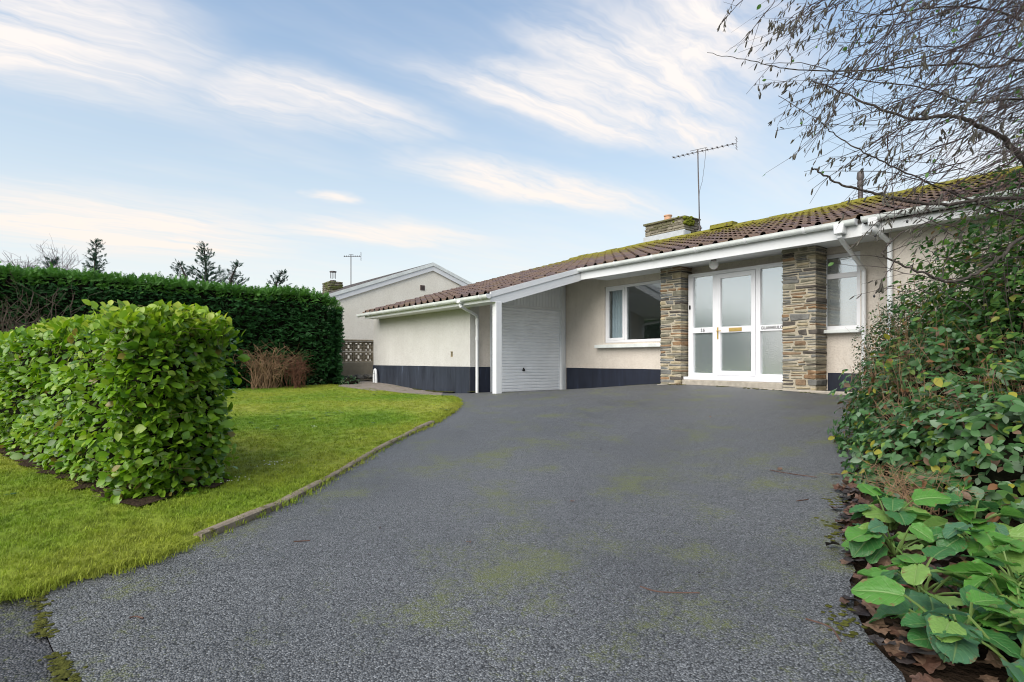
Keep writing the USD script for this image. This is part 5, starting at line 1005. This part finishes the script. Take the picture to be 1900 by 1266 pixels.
# ---------------------------------------------------------------- catkin tree overhanging from the right
tg = np.random.default_rng(101)
tb = gpt(4.9, 5.05)
tree = thing('catkin_tree', 'bare tree with drooping twigs and catkins reaching in from the upper right', 'tree', tb)
def sub(v, f): return v, f
trunk_pts = [tb - [0, 0, .1], tb + [.02, -.03, .9], tb + [.05, .03, 1.8], tb + [.0, .1, 2.8], tb + [-.1, .15, 3.9], tb + [-.2, .2, 5.0]]
obj('trunk', tube(smoothline(trunk_pts, 6), np.linspace(.11, .05, 31), 10), m_bark2, tree, smooth=True)
BR = [  # pixel polyline seen from the photograph's place with a depth for each point; radii
    ([(2040, 420, 4.9), (1945, 345, 4.8), (1900, 300, 4.7), (1861, 257, 4.7), (1823, 237, 4.7), (1787, 220, 4.7), (1755, 216, 4.75), (1707, 221, 4.8), (1682, 218, 4.8), (1611, 193, 4.9), (1566, 173, 5.0), (1505, 149, 5.1)], .032, .007),
    ([(2060, 150, 4.9), (1900, 112, 5.1), (1868, 120, 5.1), (1829, 125, 5.2), (1791, 119, 5.3), (1707, 123, 5.4), (1627, 131, 5.5), (1495, 131, 5.6), (1438, 123, 5.7), (1370, 109, 5.8), (1312, 98, 5.9)], .018, .003),
    ([(2050, 385, 4.9), (1960, 372, 4.7), (1836, 369, 4.5), (1771, 379, 4.4), (1707, 377, 4.4), (1650, 366, 4.4), (1611, 356, 4.4), (1563, 343, 4.4), (1527, 324, 4.4), (1506, 311, 4.4)], .020, .008),
    ([(1930, 420, 4.8), (1800, 372, 4.6), (1704, 330, 4.5), (1643, 302, 4.5), (1595, 279, 4.5), (1556, 254, 4.6), (1527, 231, 4.6), (1511, 218, 4.6), (1444, 178, 4.7)], .010, .003),
    ([(2060, 250, 4.9), (1950, 140, 5.4), (1852, 164, 5.5), (1803, 190, 5.5), (1755, 212, 5.6), (1640, 230, 5.7), (1530, 233, 5.8)], .012, .003),
    ([(2040, 395, 4.9), (1900, 440, 4.3), (1868, 467, 4.2), (1847, 485, 4.2), (1824, 500, 4.15), (1790, 517, 4.1), (1760, 523, 4.1), (1743, 518, 4.1), (1715, 508, 4.1), (1690, 499, 4.1), (1665, 487, 4.1), (1642, 478, 4.1), (1641, 463, 4.1), (1649, 453, 4.1), (1670, 435, 4.15), (1725, 411, 4.2), (1777, 388, 4.3), (1862, 345, 4.5)], .016, .004),
    ([(1930, 470, 4.6), (1840, 487, 4.3), (1790, 486, 4.25), (1748, 479, 4.2), (1723, 464, 4.2)], .006, .003),
    ([(1642, 470, 4.1), (1690, 452, 4.1), (1712, 447, 4.1)], .004, .002), ([(1640, 478, 4.1), (1600, 474, 4.05), (1560, 478, 4.0)], .004, .0015), ([(1745, 520, 4.1), (1758, 480, 4.15), (1775, 445, 4.2), (1810, 400, 4.3), (1880, 340, 4.5)], .005, .003),
    ([(2060, 60, 4.9), (1950, 60, 4.9), (1850, 20, 5.0), (1750, 12, 5.1), (1640, 28, 5.2), (1560, 20, 5.3)], .016, .004), ([(2050, 280, 4.9), (1920, 190, 4.3), (1800, 190, 4.2), (1700, 160, 4.1), (1600, 150, 4.1), (1500, 120, 4.1), (1420, 118, 4.1)], .010, .002)]
tips = []
for pts, r0, r1 in BR:
    p = smoothline([at_depth(*q) for q in pts], 6); p[1:-1] += tg.normal(0, .004, (len(p) - 2, 3))
    obj('branch', tube(p, np.linspace(r0, r1, len(p)) * .78 * (1 + tg.normal(0, .06, len(p))), 7), m_bark, tree, smooth=True)
fine, ends = [], []
def twig(a, b, r0, r1, sag, subs):
    n = 9; t = np.linspace(0, 1, n)[:, None]; p = a * (1 - t) + b * t + np.array([0, 0, -1.0]) * sag * (t ** 2 - t) * 2; p[1:] += np.cumsum(tg.normal(0, .013, (n - 1, 3)), 0)
    fine.append(tube(p, np.linspace(r0, r1, n), 4, False)); ends.append((p[-1], p[-1] - p[-3])); L_ = np.linalg.norm(b - a)
    for _ in range(subs):
        k = tg.integers(2, n - 1); q = p[k]; dv = (p[-1] - p[k - 1]); dv /= np.linalg.norm(dv); e = q + (dv + tg.normal(0, .58, 3)) * L_ * tg.uniform(.06, .20); m = (q + e) / 2 + tg.normal(0, .012, 3)
        fine.append(tube(np.array([q, m, e]), [r0 * .5, r1 * .9, r1 * .7], 3, False)); ends.append((e, e - m))
REG = Polygon([(1318, 5), (1300, 150), (1372, 200), (1408, 250), (1440, 300), (1500, 358), (1600, 385), (1720, 395), (1900, 330), (1990, 250), (1990, -160), (1380, -120)])
k = 0
while k < 560:
    ex, ey = tg.uniform(1290, 1990), tg.uniform(-160, 400)
    if not REG.contains(Point(ex, ey)): continue
    w = np.clip((ex - 1300) / 500, .22, 1)
    if tg.random() > w: continue
    ang = math.radians(tg.normal(36, 19)); ln = tg.uniform(130, 430); d1 = tg.uniform(3.9, 6.3)
    a = at_depth(ex + ln * math.cos(ang), ey - ln * math.sin(ang), d1); b = at_depth(ex, ey, d1 + tg.normal(-.1, .25)); twig(a, b, tg.uniform(.003, .006), .0016, tg.uniform(-.04, .12), tg.integers(3, 8)); k += 1
for k in range(70):     # twigs across the eaves and shrubs below the branches
    ex, ey = tg.uniform(1560, 1960), tg.uniform(330, 560); ang = math.radians(tg.normal(28, 28)); ln = tg.uniform(90, 300); d1 = tg.uniform(3.7, 5.2); a = at_depth(ex + ln * math.cos(ang), ey - ln * math.sin(ang), d1); b = at_depth(ex, ey, d1 + tg.normal(0, .15)); twig(a, b, .004, .0013, .03, tg.integers(1, 4))
obj('twigs', cat(fine), m_twig, tree, kind='stuff')
CAT = (lambda s: (s.vertices * [.5, .10, .10] + [.5, 0, 0], s.faces))(trimesh.creation.icosphere(1, 1.0))
cp, ca_, cs = [], [], []; lp, la, ls = [], [], []
for e, dv in ends:
    d, r = to_dr(e[0], e[1]); px = CX + FOC * r / d; left = np.clip((1800 - px) / 350, .15, 1)
    if tg.random() < .60 * left + .10:
        for _ in range(tg.integers(3, 7)): cp.append(e - dv * tg.uniform(0, 1.2) + tg.normal(0, .006, 3)); ca_.append(dv / (np.linalg.norm(dv) + 1e-6) * .5 + [0, 0, -.75] + tg.normal(0, .3, 3)); cs.append(tg.uniform(.035, .065))
    elif tg.random() < .12: lp.append(e); la.append(dv / (np.linalg.norm(dv) + 1e-6) + [0, 0, -.6]); ls.append(tg.uniform(.025, .05))
obj('catkins', flat(*scatter(CAT, np.array(cp), np.array(ca_), tg.normal(0, 1, (len(cp), 3)), np.array(cs))), m_catkin, tree, smooth=True, kind='stuff')
obj('leaves', flat(*scatter(OVATE, np.array(lp), np.array(la), tg.normal(0, 1, (len(lp), 3)), np.array(ls))), m_shrub[0][1], tree, smooth=True, kind='stuff')
cn = []
for k in range(46): e = ends[tg.integers(len(ends))][0]; m = trimesh.creation.icosphere(1, 1.0); m.vertices *= [.007, .007, .010]; m.vertices += e; cn.append(m)
obj('cones', cat(cn), m_black, tree, smooth=True, kind='stuff')
